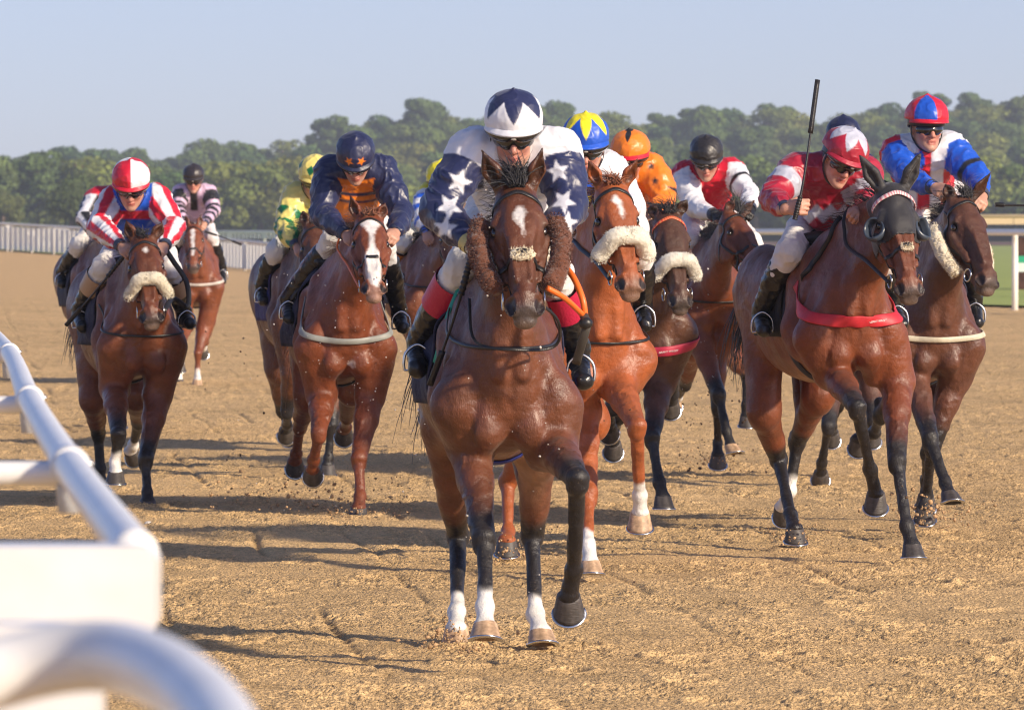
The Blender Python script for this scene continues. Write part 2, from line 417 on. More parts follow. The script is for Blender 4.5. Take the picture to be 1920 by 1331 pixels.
COATS = {'bay': srgb(112, 62, 38), 'redbay': srgb(114, 60, 35), 'chestnut': srgb(150, 80, 42), 'liver': srgb(112, 58, 33),
         'dark': srgb(88, 56, 42), 'brown': srgb(96, 57, 38)}
BLACK = V(.014, .012, .013)
WHITE = V(.72, .70, .66)
TANBELLY = V(.33, .20, .12)
def horse(S):
    Yc = S['Yc']; yaw = R(S.get('yaw', 5)); dz = S.get('dz', -.15); W = S.get('w', 1.0)
    org = V((S['cx'] - 960) * Yc / F, Yc, 0)
    Rv = V(math.cos(yaw), math.sin(yaw), 0); Bv = V(-math.sin(yaw), math.cos(yaw), 0)
    T = lambda x, y, z: org + Rv * x * W + Bv * y + V(0, 0, z + dz)
    J = lambda q: P(q[0], q[1], Yc + q[2])
    root = empty('horse', tuple(org)); tag(root, S['label'], 'horse', 'racehorses galloping on the sand track')
    b = Body(); zones = []
    coat = np.array(COATS[S['coat']])
    if 'tint' in S: coat = coat * S['tint']
    pt = BLACK if S.get('points', True) else coat * .75
    # ---- torso
    M3 = np.stack([Rv, Bv, V(0, 0, 1)], 1)
    b.el(T(0, .74, 1.20), (.235 * W, .56, .345), M3, .05)
    b.el(T(0, .24, 1.20), (.185 * W, .26, .29), M3, .07)
    b.el(T(0, 1.02, 1.15), (.262 * W, .42, .28), M3, .09)
    b.el(T(0, 1.28, 1.28), (.22 * W, .42, .22), M3, .09)
    b.rc(T(0, .42, 1.50), T(0, .80, 1.46), .080, .07, .09)
    for sx in (-1, 1):
        b.el(T(.112 * sx, 1.45, 1.28), (.140, .34, .25), M3, .06)
        b.rc(T(.115 * sx, .42, 1.44), T(.168 * sx, .16, 1.12), .065, .088, .06)       # shoulder blade to point of shoulder
        b.rc(T(.150 * sx, .50, 1.34), T(.160 * sx, .44, 1.04), .085, .085, .05)       # triceps mass
        b.rc(T(.060 * sx, .085, 1.22), T(.085 * sx, .080, 1.00), .058, .066, .028)     # breast muscle, long and flat
        b.rc(T(.085 * sx, .080, 1.00), T(.125 * sx, .16, .90), .064, .055, .035)
        b.rc(T(.165 * sx, .10, 1.14), T(.150 * sx, .14, .98), .074, .068, .022)
        b.rc(T(.075 * sx, .10, 1.34), T(.155 * sx, .10, 1.18), .045, .045, .025)      # band from neck to shoulder
    g_ = lambda p, q, r, k: b.rc(T(*p), T(*q), r, r, k, 1)
    g_((0, -.035, 1.19), (0, .02, .93), .010, .028)
    for sx in (-1, 1):
        g_((.105 * sx, -.02, 1.24), (.150 * sx, .03, 1.02), .007, .024); g_((.150 * sx, .03, 1.02), (.125 * sx, .06, .90), .008, .022)
        g_((.215 * sx, .22, 1.30), (.225 * sx, .28, 1.02), .008, .03); g_((.06 * sx, .0, 1.36), (.02 * sx, -.03, 1.22), .008, .024)
        b.rc(T(.035 * sx, .0, 1.34), T(.045 * sx, -.02, 1.20), .028, .024, .02)
    # ---- head frame
    pl, mz, fy = S['poll'], S['muz'], R(S.get('fyaw', 0))
    hs = S.get('hs', 1.0); P0 = J(pl); Lh = .60 * hs
    mz = (mz[0], mz[1] - .042 * F / Yc); m0 = P(mz[0], mz[1], P0[1] - .3); dx, dzz = m0[0] - P0[0], m0[2] - P0[2]
    dyy = -math.sqrt(max(Lh ** 2 - dx * dx - dzz * dzz, .02)); m0 = P(mz[0], mz[1], P0[1] + dyy)
    A = nrm(m0 - P0); Nn = V(math.sin(fy), -math.cos(fy), .35); Nn = nrm(Nn - A * A.dot(Nn)); Sn = nrm(np.cross(Nn, A))
    SW = S.get('sw', 1.12); H = lambda s_, a_, n_: P0 + hs * (s_ * SW * Sn + a_ * A + n_ * Nn)
    MH = np.stack([Sn, A, Nn], 1)
    # ---- neck
    wi = T(0, .42, 1.50); ct = T(0, .17, 1.25); th = H(0, .14, -.16); pk = H(0, .03, -.08)
    if 'nmid' in S: nm1 = J(S['nmid'])
    else: nm1 = (wi + pk) / 2 + V(0, 0, .02)
    nm2 = (ct + th) / 2 + (nm1 - (wi + pk) / 2)
    fl = (Sn, .72)
    b.rc(wi, nm1, .10, .075, .08); b.rc(nm1, pk, .075, .06, .05)
    b.rc(ct, nm2, .155, .11, .09, 0, (Rv, .8)); b.rc(nm2, th, .115, .075, .05, 0, fl)
    b.rc((wi + ct) / 2, (nm1 + nm2) / 2, .17, .10, .06, 0, (Rv, .75)); b.rc((nm1 + nm2) / 2, (pk + th) / 2, .105, .08, .04, 0, fl)
    b.rc(T(0, .06, 1.20), nm2 * .5 + ct * .5 - Bv * .07, .035, .03, .03)
    # ---- head
    nh = len(b.p)
    e = lambda s_, a_, n_, r, k=.02, op=0: b.el(H(s_, a_, n_), np.array(r) * hs * V(1.09, 1, 1), MH, k, op)
    c = lambda p1, p2, r1, r2, k=.02, op=0, flat=None: b.rc(H(*p1), H(*p2), r1 * hs, r2 * hs, k, op, flat)
    e(0, .07, -.075, (.078, .10, .085), .03)
    e(0, .17, -.055, (.090, .12, .068), .03)
    e(0, .215, -.10, (.078, .10, .09), .02)
    c((0, .20, -.045), (0, .50, -.04), .066, .044, .02, 0, (Sn, .92))
    c((0, .22, -.09), (0, .52, -.075), .066, .048, .02, 0, (Sn, .82))
    e(0, .540, -.068, (.050, .055, .054), .02)
    for sx in (-1, 1):
        e(.052 * sx, .225, -.145, (.034, .115, .105), .014)          # jowl
        c((.079 * sx, .22, -.092), (.053 * sx, .40, -.078), .021, .014, .008)   # face ridge
        c((.064 * sx, .150, -.026), (.081 * sx, .178, -.036), .019, .016, .012)  # brow
        e(.085 * sx, .216, -.083, (.016, .030, .016), .010)
        e(.040 * sx, .545, -.048, (.029, .044, .032), .012)        # nostril flare
        c((.030 * sx, .515, -.020), (.053 * sx, .545, -.040), .013, .014, .008)
        e(.026 * sx, .21, -.002, (.030, .09, .02), .015); c((.030 * sx, .28, .004), (.022 * sx, .46, .000), .014, .010, .008)
    c((0, .26, -.185), (0, .50, -.130), .034, .026, .02)
    e(0, .545, -.118, (.036, .034, .026), .012)
    e(0, .588, -.085, (.040, .026, .030), .012)                     # upper lip
    for sx in (-1, 1):
        e(.086 * sx, .192, -.050, (.016, .024, .018), .006, 1)       # eye socket
        c((.050 * sx, .535, -.016), (.040 * sx, .572, -.020), .0185, .0125, .005, 1)   # nostril, opens forward and outward
        c((.060 * sx, .535, -.034), (.048 * sx, .570, -.040), .0205, .0155, .005, 1)
        c((.048 * sx, .50, -.100), (.030 * sx, .580, -.108), .0055, .0055, .004, 1)  # mouth corner
        c((.088 * sx, .30, -.122), (.062 * sx, .42, -.105), .014, .012, .010, 1); c((.078 * sx, .29, -.050), (.055 * sx, .42, -.038), .010, .009, .014, 1)     # hollow under face ridge
    c((-.03, .585, -.109), (.03, .585, -.109), .005, .005, .004, 1)
    nh2 = len(b.p)
    # ears
    hood = S.get('hood')
    ear_info = []
    for sx, key in ((-1, 'earL'), (1, 'earR')):
        base = H(.052 * sx, .005, -.035)
        if key in S and S[key]:
            tip = P(S[key][0], S[key][1], base[1] + (S[key][2] if len(S[key]) > 2 else -.02)); ed = tip - base; el_ = np.linalg.norm(ed); ed = nrm(ed)
            if el_ > .19: el_ = .19
        else:
            ed = nrm(-A * .92 + Sn * .22 * sx + Nn * .12); el_ = .16
        od = V(math.sin(fy) * .6 + .55 * sx, -1, 0.05); od = nrm(od - ed * ed.dot(od)); wd = np.cross(ed, od)
        tip = base + ed * el_; mid = base + ed * el_ * .45
        b.rc(base, mid, .026, .034, .02, 0, (od, .62)); b.rc(mid, tip, .034, .004, .012, 0, (od, .62))
        b.rc(base + ed * .035 + od * .016, mid + od * .019, .015, .021, .005, 1); b.rc(mid + od * .019, tip - ed * .025 + od * .010, .021, .004, .005, 1)
        ear_info.append((base, tip, ed, od))
        zones.append(('segt', mid, tip, .06, .01, coat * .25, .2, 1.0))
        zones.append(('seg', base + ed * .03 + od * .02, tip - ed * .03 + od * .012, .022, .008, coat * .30))
    # ---- legs
    nleg = len(b.p)
    hoofs = []
    up = V(0, 0, 1)
    def lower(K, Fk, Cn, back, r0, hind):
        ax_ = nrm(Fk - K); bk = nrm(back - ax_ * ax_.dot(back))
        b.rc(K, K * .25 + Fk * .75, r0 * .78, .0245, .018); b.rc(K * .4 + Fk * .6, Fk, .0245, .028, .012)
        b.rc(K + bk * .020 + (Fk - K) * .12, Fk + bk * .020 - (Fk - K) * .05, .018, .0165, .010)
        b.el(Fk, (.034, .034, .036), None, .014); b.el(Fk + bk * .018 + ax_ * .004, (.026, .024, .026), None, .012)
        b.rc(Fk, Cn, .030, .035, .016); b.el(Cn, (.042, .042, .026), None, .014)
    for nm, sx in (('FL', -1), ('FR', 1)):
        E, K, Fk, Cn = [J(q) for q in S[nm][:4]]; pitch, ty = S[nm][4]
        Sp = T(.185 * sx, .14, 1.08)
        b.rc(Sp, E, .105, .088, .035)
        b.rc(T(.165 * sx, .46, 1.12), E + Bv * .05, .11, .07, .035)
        Em = E * .62 + K * .38
        b.rc(E, Em, .080, .064, .03); b.rc(Em, K, .062, .043, .03)
        b.rc(E * .9 + K * .1 + Rv * .034 * sx, E * .45 + K * .55 + Rv * .018 * sx, .043, .030, .012)
        b.rc(E * .85 + K * .15 - Rv * .030 * sx, E * .5 + K * .5 - Rv * .016 * sx, .040, .028, .014)
        ax_ = nrm(Fk - K); bk = nrm(Bv - ax_ * ax_.dot(Bv))
        b.el(K + up * .012 - bk * .008, (.044, .042, .040), None, .012); b.el(K - up * .028, (.040, .038, .034), None, .012)
        b.el(K + bk * .028 + up * .015, (.024, .024, .026), None, .010)
        lower(K, Fk, Cn, Bv, .042, False)
        hoofs.append((Cn, Fk, pitch, ty, nm))
        if S.get('points', True):
            zones.append(('segt', E, K, .13, .03, pt, .38, 1.05)); zones.append(('seg', K, Fk, .11, .03, pt)); zones.append(('seg', Fk, Cn, .10, .03, pt))
        sk = S.get('sock', {}).get(nm)
        if sk: zones.append(('segt', K, Fk, .085, .02, WHITE, sk - .05, sk + .04)); zones.append(('seg', Fk, Cn, .075, .02, WHITE))
    for nm, sx in (('HL', -1), ('HR', 1)):
        St, Hk, Fk, Cn = [J(q) for q in S[nm][:4]]; pitch, ty = S[nm][4]
        hip = T(.125 * sx, 1.45, 1.30)
        b.rc(hip, St, .160, .100, .06, 0, (Rv, .8))
        b.rc(T(.13 * sx, 1.62, 1.28), St * .35 + Hk * .65, .105, .042, .05)
        b.rc(St, Hk, .080, .042, .035)
        ax_ = nrm(Fk - Hk); bk = nrm(Bv - ax_ * ax_.dot(Bv))
        b.el(Hk, (.042, .048, .055), None, .014); b.rc(Hk, Hk + bk * .045 + up * .035, .032, .026, .012)
        b.rc(Hk + bk * .045 + up * .03, (St + Hk) / 2 + Bv * .06, .020, .03, .02)
        lower(Hk, Fk, Cn, Bv, .044, True)
        hoofs.append((Cn, Fk, pitch, ty, nm))
        if S.get('points', True):
            zones.append(('segt', St, Hk, .13, .03, pt, .60, 1.15)); zones.append(('seg', Hk, Fk, .11, .03, pt)); zones.append(('seg', Fk, Cn, .10, .03, pt))
        sk = S.get('sock', {}).get(nm)
        if sk: zones.append(('segt', Hk, Fk, .085, .02, WHITE, sk - .05, sk + .04)); zones.append(('seg', Fk, Cn, .075, .02, WHITE))
    h = S.get('h', .009) * QF
    if h < .0090 * QF:
        rv = np.random.RandomState(S.get('seed', 1) + 50)
        def vein(p, q, r, m=7, wig=.020):
            pp = [p * (1 - t) + q * t + rv.normal(0, wig, 3) * (0 < t < 1) for t in np.linspace(0, 1, m)]; bb_ = Body(); bb_.p = list(b.p); pr_, _ = bb_.project(spline(pp, m * 2), -.0010)
            for i in range(len(pr_) - 1): b.rc(pr_[i], pr_[i + 1], r, r, .009)
        for sx, nm in ((-1, 'FL'), (1, 'FR')):
            E, K, Fk, Cn = [J(q_) for q_ in S[nm][:4]]; fo = nrm(-Bv + Rv * .4 * sx) * .06; fi = nrm(-Bv - Rv * .9 * sx) * .06
            vein(E * .85 + K * .15 + fo, K * .85 + E * .15 + fo * .7, .0042); vein(E * .8 + K * .2 + fi, K * .8 + E * .2 + fi * .7, .0045); vein(K * .8 + Fk * .2 + fi * .5, Fk * .9 + K * .1 + fi * .5, .0030, 5, .006)
            vein(H(.060 * sx, .30, -.09), H(.05 * sx, .47, -.05), .0035 * hs, 6, .006); vein(H(.080 * sx, .26, -.10), H(.055 * sx, .36, -.05), .0030 * hs, 5, .006)
    v, q = b.mesh(h); N = vnormals(v, q)
    v = v + N * (noise3(v * 11, 3) * .004 + noise3(v * 24, 5) * .0018)[:, None]
    # ---- coat colour: patches that belong to the animal
    colr = np.tile(coat, (len(v), 1))
    nz = noise3(v * 3.2, 11)[:, None]; colr = colr * (1 + .16 * nz)
    loc = v - org; zl = loc[:, 2] - dz
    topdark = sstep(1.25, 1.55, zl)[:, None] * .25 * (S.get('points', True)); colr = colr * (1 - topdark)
    belly = (sstep(1.0, .86, zl) * sstep(.35, .6, loc @ Bv) * sstep(1.15, .95, loc @ Bv) * sstep(.24, .18, np.abs(loc @ Rv)) * sstep(.15, -.35, N[:, 2]) * sstep(.60, .80, zl))[:, None]
    tb = np.minimum(TANBELLY, coat * 3.2 + .04); colr = colr * (1 - belly * .8) + tb * belly * .8
    wob = noise3(v * 30, 21) * .014
    for zn in zones:
        d, t = segdist(v, zn[1], zn[2]); wgt = sstep(zn[3] + zn[4], zn[3] - zn[4], d + wob)
        if zn[0] == 'segt': wgt = wgt * sstep(zn[6], zn[7], t + wob * (1.6 if zn[5][0] > .5 else 5)) 
        colr = colr * (1 - wgt[:, None]) + np.asarray(zn[5]) * wgt[:, None]
    hl = (v - P0) @ MH / hs / V(SW, 1, 1)                                             # head coordinates
    inh = (segdist(v, H(0, .0, -.05), H(0, .6, -.07))[0] < .24 * hs)
    mzw = sstep(.11, .055, np.linalg.norm(hl - V(0, .595, -.085), axis=1) + wob) * inh
    mcol = np.array(S.get('mzcol', (.055, .045, .042))); colr = colr * (1 - mzw[:, None] * .9) + mcol * mzw[:, None] * .9
    lip = sstep(.055, .02, np.linalg.norm(hl - V(0, .60, -.10), axis=1) + wob) * inh
    colr = colr * (1 - lip[:, None] * .5) + V(.30, .20, .15) * lip[:, None] * .5
    nos = sstep(.034, .022, np.minimum(np.linalg.norm(hl - V(.050, .552, -.038), axis=1), np.linalg.norm(hl - V(-.050, .552, -.038), axis=1))) * inh
    colr = colr * (1 - nos[:, None]) + V(.02, .012, .012) * nos[:, None]
    for sx in (-1, 1):
        ew = sstep(.040, .018, np.linalg.norm(hl - V(.082 * sx, .192, -.050), axis=1)) * inh; colr = colr * (1 - ew[:, None] * .75) + V(.012, .008, .006) * ew[:, None] * .75
    for poly in S.get('blaze', []):
        w_ = np.zeros(len(v))
        for (ox, oy) in ((0, 0), (.006, .003), (-.006, -.003), (.002, -.007), (-.002, .007)):
            w_ += poly_in(hl[:, 0] + ox + wob * .5, hl[:, 1] + oy + noise3(v * 60, 8) * .006, poly)
        w_ = w_ / 5 * inh * (hl[:, 2] > -.075)
        colr = colr * (1 - w_[:, None]) + V(.74, .70, .67) * w_[:, None]
    for (zp, zr, zc) in S.get('marks', []):
        w_ = sstep(zr * 1.15, zr * .6, np.linalg.norm(v - J(zp), axis=1) + noise3(v * 45, 9) * zr * .6); colr = colr * (1 - w_[:, None]) + np.array(zc) * w_[:, None]
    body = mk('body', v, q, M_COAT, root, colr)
    # ---- eyes
    for sx in (-1, 1):
        vv, ff = ellips(H(.0785 * sx, .191, -.062), V(.0165, .0210, .0175) * hs, MH); mk('eye', vv, ff, M_EYE, root)
    # ---- hooves
    for (Cn, Fk, pitch, ty, nm) in hoofs:
        ya = R(ty); fw = V(math.sin(ya), -math.cos(ya), 0); pr = R(pitch)
        t_ = fw * math.cos(pr) + up * math.sin(pr); u_ = up * math.cos(pr) - fw * math.sin(pr); l_ = np.cross(u_, t_)
        pale = nm in S.get('pale', []); hc = V(.42, .28, .17) if pale else V(.060, .052, .048)
        mb = MB(); rings = [(.014, .036, .034, -.006), (.004, .044, .042, -.002), (-.004, .0455, .044, .002), (-.026, .050, .049, .012), (-.052, .0555, .056, .025), (-.062, .058, .060, .030)]
        sg = 24; vv = []; cc = []
        for (hh, rw, rl, off) in rings:
            for j in range(sg):
                an = 2 * math.pi * j / sg; cx_, sy_ = math.sin(an), math.cos(an); rl2 = rl if sy_ > 0 else rl * .72
                vv.append(Cn + u_ * (hh if sy_ > 0 else hh * .9) + t_ * (sy_ * rl2 + off) + l_ * cx_ * rw)
                cc.append(hc * (1.25 if hh > -.005 else 1) * (1 + .25 * math.sin(an * 7)))
        ff = [(i * sg + j, i * sg + (j + 1) % sg, (i + 1) * sg + (j + 1) % sg, (i + 1) * sg + j) for i in range(len(rings) - 1) for j in range(sg)]
        # recessed sole
        k0 = len(vv); last = vv[-sg:]; ctr = np.mean(last, 0)
        for p_ in last: vv.append(ctr + (p_ - ctr) * .84)
        for p_ in last: vv.append(ctr + (p_ - ctr) * .78 + u_ * .012)
        cc += [hc * .8] * (2 * sg)
        ff += [(k0 - sg + j, k0 - sg + (j + 1) % sg, k0 + (j + 1) % sg, k0 + j) for j in range(sg)]
        ff += [(k0 + j, k0 + (j + 1) % sg, k0 + sg + (j + 1) % sg, k0 + sg + j) for j in range(sg)]
        ff.append(tuple(k0 + sg + j for j in range(sg))); ff.append(tuple(range(sg - 1, -1, -1)))
        ho = mk('hoof', vv, ff, M_HOOF, root, cc)
        path = [ctr + (last[j % sg] - ctr) * .95 - u_ * .004 for j in range(-8, 9)]
        tv, tf = tube(path, 0, 8, True, (.020, .009), [u_] * len(path)); sh = mk('horseshoe', tv, tf, M_STEEL, ho); 
    # ---- hair
    mb = MB(); rg = np.random.RandomState(S.get('seed', 1)); mc = np.array(S.get('mane', BLACK)) + .004
    ncrest = int(S.get('nmane', 160) * 1.7); roots = []; dirs = []
    Cpts = spline([wi, nm1, pk + A * -.02], 40)
    sidem = S.get('maneside', -1)
    for _ in range(ncrest):
        i = rg.randint(2, 39); ctrp = Cpts[i]; uo = nrm(nrm(np.cross(Cpts[min(i + 1, 39)] - Cpts[i - 1], Rv)) * -1)
        if uo[2] < 0: uo = -uo
        roots.append(ctrp + uo * (.068 if i > 8 else .085) + Rv * rg.uniform(-.015, .015)); dirs.append(uo * .7 + Rv * sidem * rg.uniform(.1, 1.0) + Bv * .5)
    hair(mb, roots, dirs, .15, .003, mc, .8, 5, .03)
    roots = [H(rg.uniform(-.03, .03), rg.uniform(-.01, .035), .012 + rg.uniform(-.01, .01)) for _ in range(int(S.get('nfore', 60) * 1.8))]
    fdir = S.get('foredir', (0, -.2, .8)); dirs = [Sn * (fdir[0] + rg.normal(0, .35)) + up * fdir[2] + Bv * .4 for _ in roots]
    if roots: hair(mb, roots, dirs, S.get('forelen', .10), .0026, mc, 1.2, 6, .03)
    mk('mane', np.vstack(mb.v), mb.f, M_HAIR, root, np.vstack(mb.c))
    mb = MB(); td = S.get('tail', (-.3, 1, .1)); rootp = T(0, 1.74, 1.42); roots = [rootp + rg.normal(0, .014, 3) for _ in range(S.get('ntail', 120))]
    hair(mb, roots, [Rv * td[0] + Bv * td[1] + up * td[2] for _ in roots], S.get('taillen', .75), .006, mc, 2.6, 7, .035, 8)
    vv, ff = tube(spline([T(0, 1.66, 1.46), T(0, 1.76, 1.44), T(td[0] * .1, 1.86, 1.36)], 8), np.linspace(.04, .018, 8), 10); mb.add(vv, ff, mc)
    mk('tail', np.vstack(mb.v), mb.f, M_HAIR, root, np.vstack(mb.c))
    # ---- bridle
    hb = Body(); hb.p = b.p[nh:nh2]                                       # head-only field for tack
    def strap(pts, width=.018, thick=.005, off=.003, n=26, m=M_LEATHER):
        sp = spline([H(*p_) for p_ in pts], n); pr_, g = hb.project(sp, off); return tube(pr_, 0, 8, True, (width, thick), g)
    br = MB(); bw = S.get('strapw', .018)
    bcol = S.get('browcol'); browp = [(-.085, .10, -.085), (-.08, .085, -.03), (-.04, .065, .03), (0, .058, .035), (.04, .065, .03), (.08, .085, -.03), (.085, .10, -.085)]
    if not hood:
        bv, bf = strap(browp, .019, .005, .004, 40)
        if bcol is None: br.add(bv, bf)
    for sx in (-1, 1):
        br.add(*strap([(.05 * sx, .01, -.13), (.085 * sx, .10, -.085), (.074 * sx, .19, -.150), (.070 * sx, .30, -.125), (.060 * sx, .42, -.095), (.058 * sx, .465, -.10)], .017, .006))
        br.add(*strap([(.085 * sx, .10, -.09), (.075 * sx, .20, -.17), (.05 * sx, .27, -.22)], .012, .004))
    if S.get('noseband', True):
        br.add(*strap([(0, .385, -.20), (.05, .375, -.15), (.066, .365, -.09), (.05, .36, -.02), (0, .36, .0), (-.05, .36, -.02), (-.066, .365, -.09), (-.05, .375, -.15), (0, .385, -.20)], .022, .006, .003, 50))
    bo = br.build('bridle', M_LEATHER, root)
    if bcol is not None:
        if hood: bv, bf = strap(browp, .024, .007, .016, 40)
        bb = np.tile(V(*bcol[0]), (len(bv), 1)); ring = np.arange(len(bv)) // 8; bb[(ring % 2) == 0] = bcol[1]
        mk('browband', bv, bf, M_LEATHERV, bo, bb)
    for sx in (-1, 1):
        c0 = H(.063 * sx, .478, -.098); an = np.linspace(0, 2 * math.pi, 25)
        tv, tf = tube([c0 + hs * (A * math.cos(a_) + Nn * math.sin(a_)) * .032 + Sn * sx * .004 for a_ in an], .004, 8, False); mk('bit_ring', tv, tf, M_STEEL, bo)
    # woolly noseband / cheekpieces
    def ring_pts(a0, r_off, span=1.75, n=13, lift=.02):
        out = []
        for t in np.linspace(-span, span, n): out.append(H(.12 * math.sin(t), a0 + .035 * (1 - math.cos(t)) , -.075 + .13 * math.cos(t)))
        pr_, g = hb.project(np.array(out), r_off); return pr_
    if S.get('wool'):
        wc, rr, a0 = S["wool"]; pth = ring_pts(a0, rr * .8, S.get('woolspan', 1.75)); wb = MB(); vv, ff = fuzz(pth, rr, 40, 120, .0028, 4); wb.add(vv, ff, wc); tufts(wb, pth, rr, 4200, wc, 2, .009)
        o_ = wb.build('noseband_roll', M_WOOL, bo)
    if S.get('diamond'):
        c0, g0 = hb.project(np.array([H(0, .36, .02)]), .012); c0 = c0[0]; wb = MB(); wc = V(.66, .58, .42)
        vv, ff = ellips(c0, (.055 * S['diamond'], .034 * S['diamond'], .014), MH, 40, 24); dn = vv - c0; vv = vv + dn * (noise3(vv * 130, 5) * .16)[:, None]; wb.add(vv, ff, wc); tufts(wb, [c0 - Sn * .045 * S['diamond'], c0, c0 + Sn * .045 * S['diamond']], .024 * S['diamond'], 260, wc)
        o_ = wb.build('noseband_pad', M_WOOL, bo); vv, ff = ellips(c0 + Nn * .008 - A * .006, (.026, .013, .010), MH, 10, 6); mk('pad_patch', vv, ff, M_LEATHER, o_, smooth=False)
    if S.get('cheekwool'):
        wc, rr, a0, a1, so_ = S['cheekwool']
        for sx in (-1, 1):
            nn_ = S.get('rolln', -.095); pth = [H(so_ * sx, a0, nn_ - .005), H((so_ + .02) * sx, (a0 * 2 + a1) / 3, nn_ + .005), H((so_ + .008) * sx, (a0 + 2 * a1) / 3, nn_ + .005), H((so_ - .035) * sx, a1, nn_)]
            wb = MB(); vv, ff = fuzz(pth, rr, 40, 120, .005, 5 + sx); wb.add(vv, ff, wc); tufts(wb, pth, rr, 2600, wc, 4 + sx, .010); wb.build('cheek_roll', M_WOOL, bo)
    if hood:
        # stretch hood: offset shell of the head skin above the nose, with ear sleeves and blinker cups
        idx = (hl[:, 1] < .290 - .05 * np.clip(hl[:, 2] + .05, -1, .0)) & inh & (hl[:, 1] > -.3) & (hl[:, 2] > -.20)
        earm = np.zeros(len(v), bool)
        for (ba, tp, ed_, od_) in ear_info: earm |= segdist(v, ba, tp + ed_ * .01)[0] < .06
        eyeh = (np.linalg.norm(hl - V(.088, .190, -.07), axis=1) > .036) & (np.linalg.norm(hl - V(-.088, .190, -.07), axis=1) > .036)
        idx = (idx | earm) & eyeh & ((hl[:, 1] > -.02) | earm)
        fm = idx[q].all(1); used = np.unique(q[fm]); remap = -np.ones(len(v), int); remap[used] = np.arange(len(used))
        ov = v[used] + N[used] * .006
        hd_ = mk('hood', ov, remap[q[fm]], M_MESHHOOD, bo)
        so2 = hd_.modifiers.new('t', 'SOLIDIFY'); so2.thickness = .004; so2.offset = -1
        for sx in (-1, 1):
            c0 = H(.092 * sx, .215, -.066); ox = nrm(Sn * sx * .78 + Nn * .62); e1 = nrm(A - ox * ox.dot(A)); e2 = np.cross(ox, e1)
            cup = []; sg = 28
            for (rr, hh, cut) in ((.042, -.012, 0), (.054, .004, 0), (.056, .028, 1), (.049, .042, 1), (.043, .040, 1), (.044, .026, 1), (.042, .004, 0)):
                for j in range(sg):
                    a_ = 2 * math.pi * j / sg; frontness = (e2 * math.sin(a_) + e1 * math.cos(a_)).dot(Nn)
                    hq = hh * (1.0 - .75 * max(0, frontness)) if cut else hh
                    cup.append(c0 + e1 * math.cos(a_) * rr * 1.12 + e2 * math.sin(a_) * rr + ox * hq)
            ff = [(i * sg + j, i * sg + (j + 1) % sg, (i + 1) * sg + (j + 1) % sg, (i + 1) * sg + j) for i in range(6) for j in range(sg)]
            mk('blinker_cup', cup, ff, M_CUP, bo)
    # ---- breast girth / neck strap, cast on to the chest
    tb_ = Body(); tb_.p = list(b.p[:nh]) + list(b.p[nleg:])
    def around(z0, z1, span, width, thick, m, name, colr_=None, y0=.42, off=.010, n=60, par=root, seg=8, sag=2.0):
        ph = np.linspace(-R(span), R(span), n); ax_ = T(0, y0, 0); o_ = []; d_ = []
        for a_ in ph:
            dirv = Rv * math.sin(a_) - Bv * math.cos(a_); z_ = z0 + (z1 - z0) * (abs(a_) / R(span)) ** sag
            o_.append(ax_ + dirv * .75 + V(0, 0, z_)); d_.append(-dirv)
        p_, ok = tb_.cast(np.array(o_), np.array(d_), off)
        for _ in range(3): p_[1:-1] = (p_[:-2] + p_[1:-1] * 2 + p_[2:]) / 4
        g = tb_.grad(p_); tv, tf = tube(p_, 0, seg, True, (width, thick), g)
        return mk(name, tv, tf, m, par, colr_), p_, g
    if S.get('breast'):
        bc, wd_, z0, z1, span = S['breast']; bo2, bp_, bg_ = around(z0, z1, span, wd_, .008, M_LEATHERV, 'breast_girth', np.array(bc))
        if S.get('btext'):
            i0 = 34; c0 = bp_[i0] + bg_[i0] * .006; tx = nrm(bp_[i0 + 2] - bp_[i0 - 2]); nn = bg_[i0]; uy = np.cross(nn, tx)
            txt_obj('printed_word', S['btext'], .015, c0, tx, uy, nn, (.8, .75, .75), bo2, root)
    if S.get('neckstrap'):
        z0, z1, span = S['neckstrap']; around(z0, z1, span, .014, .006, M_LEATHER, 'neck_strap')
    # ---- saddle cloth, saddle, girth
    cc_ = np.array(S.get('cloth', (.012, .013, .035)))
    vv = []; ny, nzz = 14, 22; oo = []; dd = []
    for sx in (-1, 1):
        for i in range(ny):
            for j in range(nzz):
                y_ = .58 + .42 * i / (ny - 1); z_ = 1.08 + .44 * j / (nzz - 1)
                oo.append(T(.62 * sx / W, y_ + (1.3 - z_) * .18, z_)); dd.append(-Rv * sx)
    oo = np.array(oo); dd = np.array(dd); p_, ok = tb_.cast(oo, dd, .012)
    tr_ = np.clip(((p_ - oo) * dd).sum(1), 0, .585 - .0 * oo[:, 0]); p_ = oo + dd * tr_[:, None]
    p_ = p_ + np.array([-d_ for d_ in dd]) * (np.abs(noise3(p_ * 7, 3)) * .03)[:, None]
    for s_ in range(2):
        g_ = p_[s_ * ny * nzz:(s_ + 1) * ny * nzz]
        ff = [(i * nzz + j, i * nzz + j + 1, (i + 1) * nzz + j + 1, (i + 1) * nzz + j) for i in range(ny - 1) for j in range(nzz - 1)]
        o_ = mk('saddle_cloth', g_, ff, M_CLOTHDARK, root, cc_); so2 = o_.modifiers.new('t', 'SOLIDIFY'); so2.thickness = .008; so2.offset = 0
    sb = Body(); sb.el(T(0, .80, 1.56), (.17, .24, .055), M3, .03); sb.rc(T(-.12, .56, 1.56), T(.12, .56, 1.56), .03, .03, .05); sb.rc(T(0, 1.02, 1.60), T(0, 1.06, 1.60), .06, .05, .05)
    for sx in (-1, 1): sb.rc(T(.15 * sx, .72, 1.53), T(.25 * sx, .74, 1.36), .05, .035, .05, 0, (Rv, .4))
    sv, sq = sb.mesh(.016); mk('saddle', sv, sq, M_LEATHER, root)
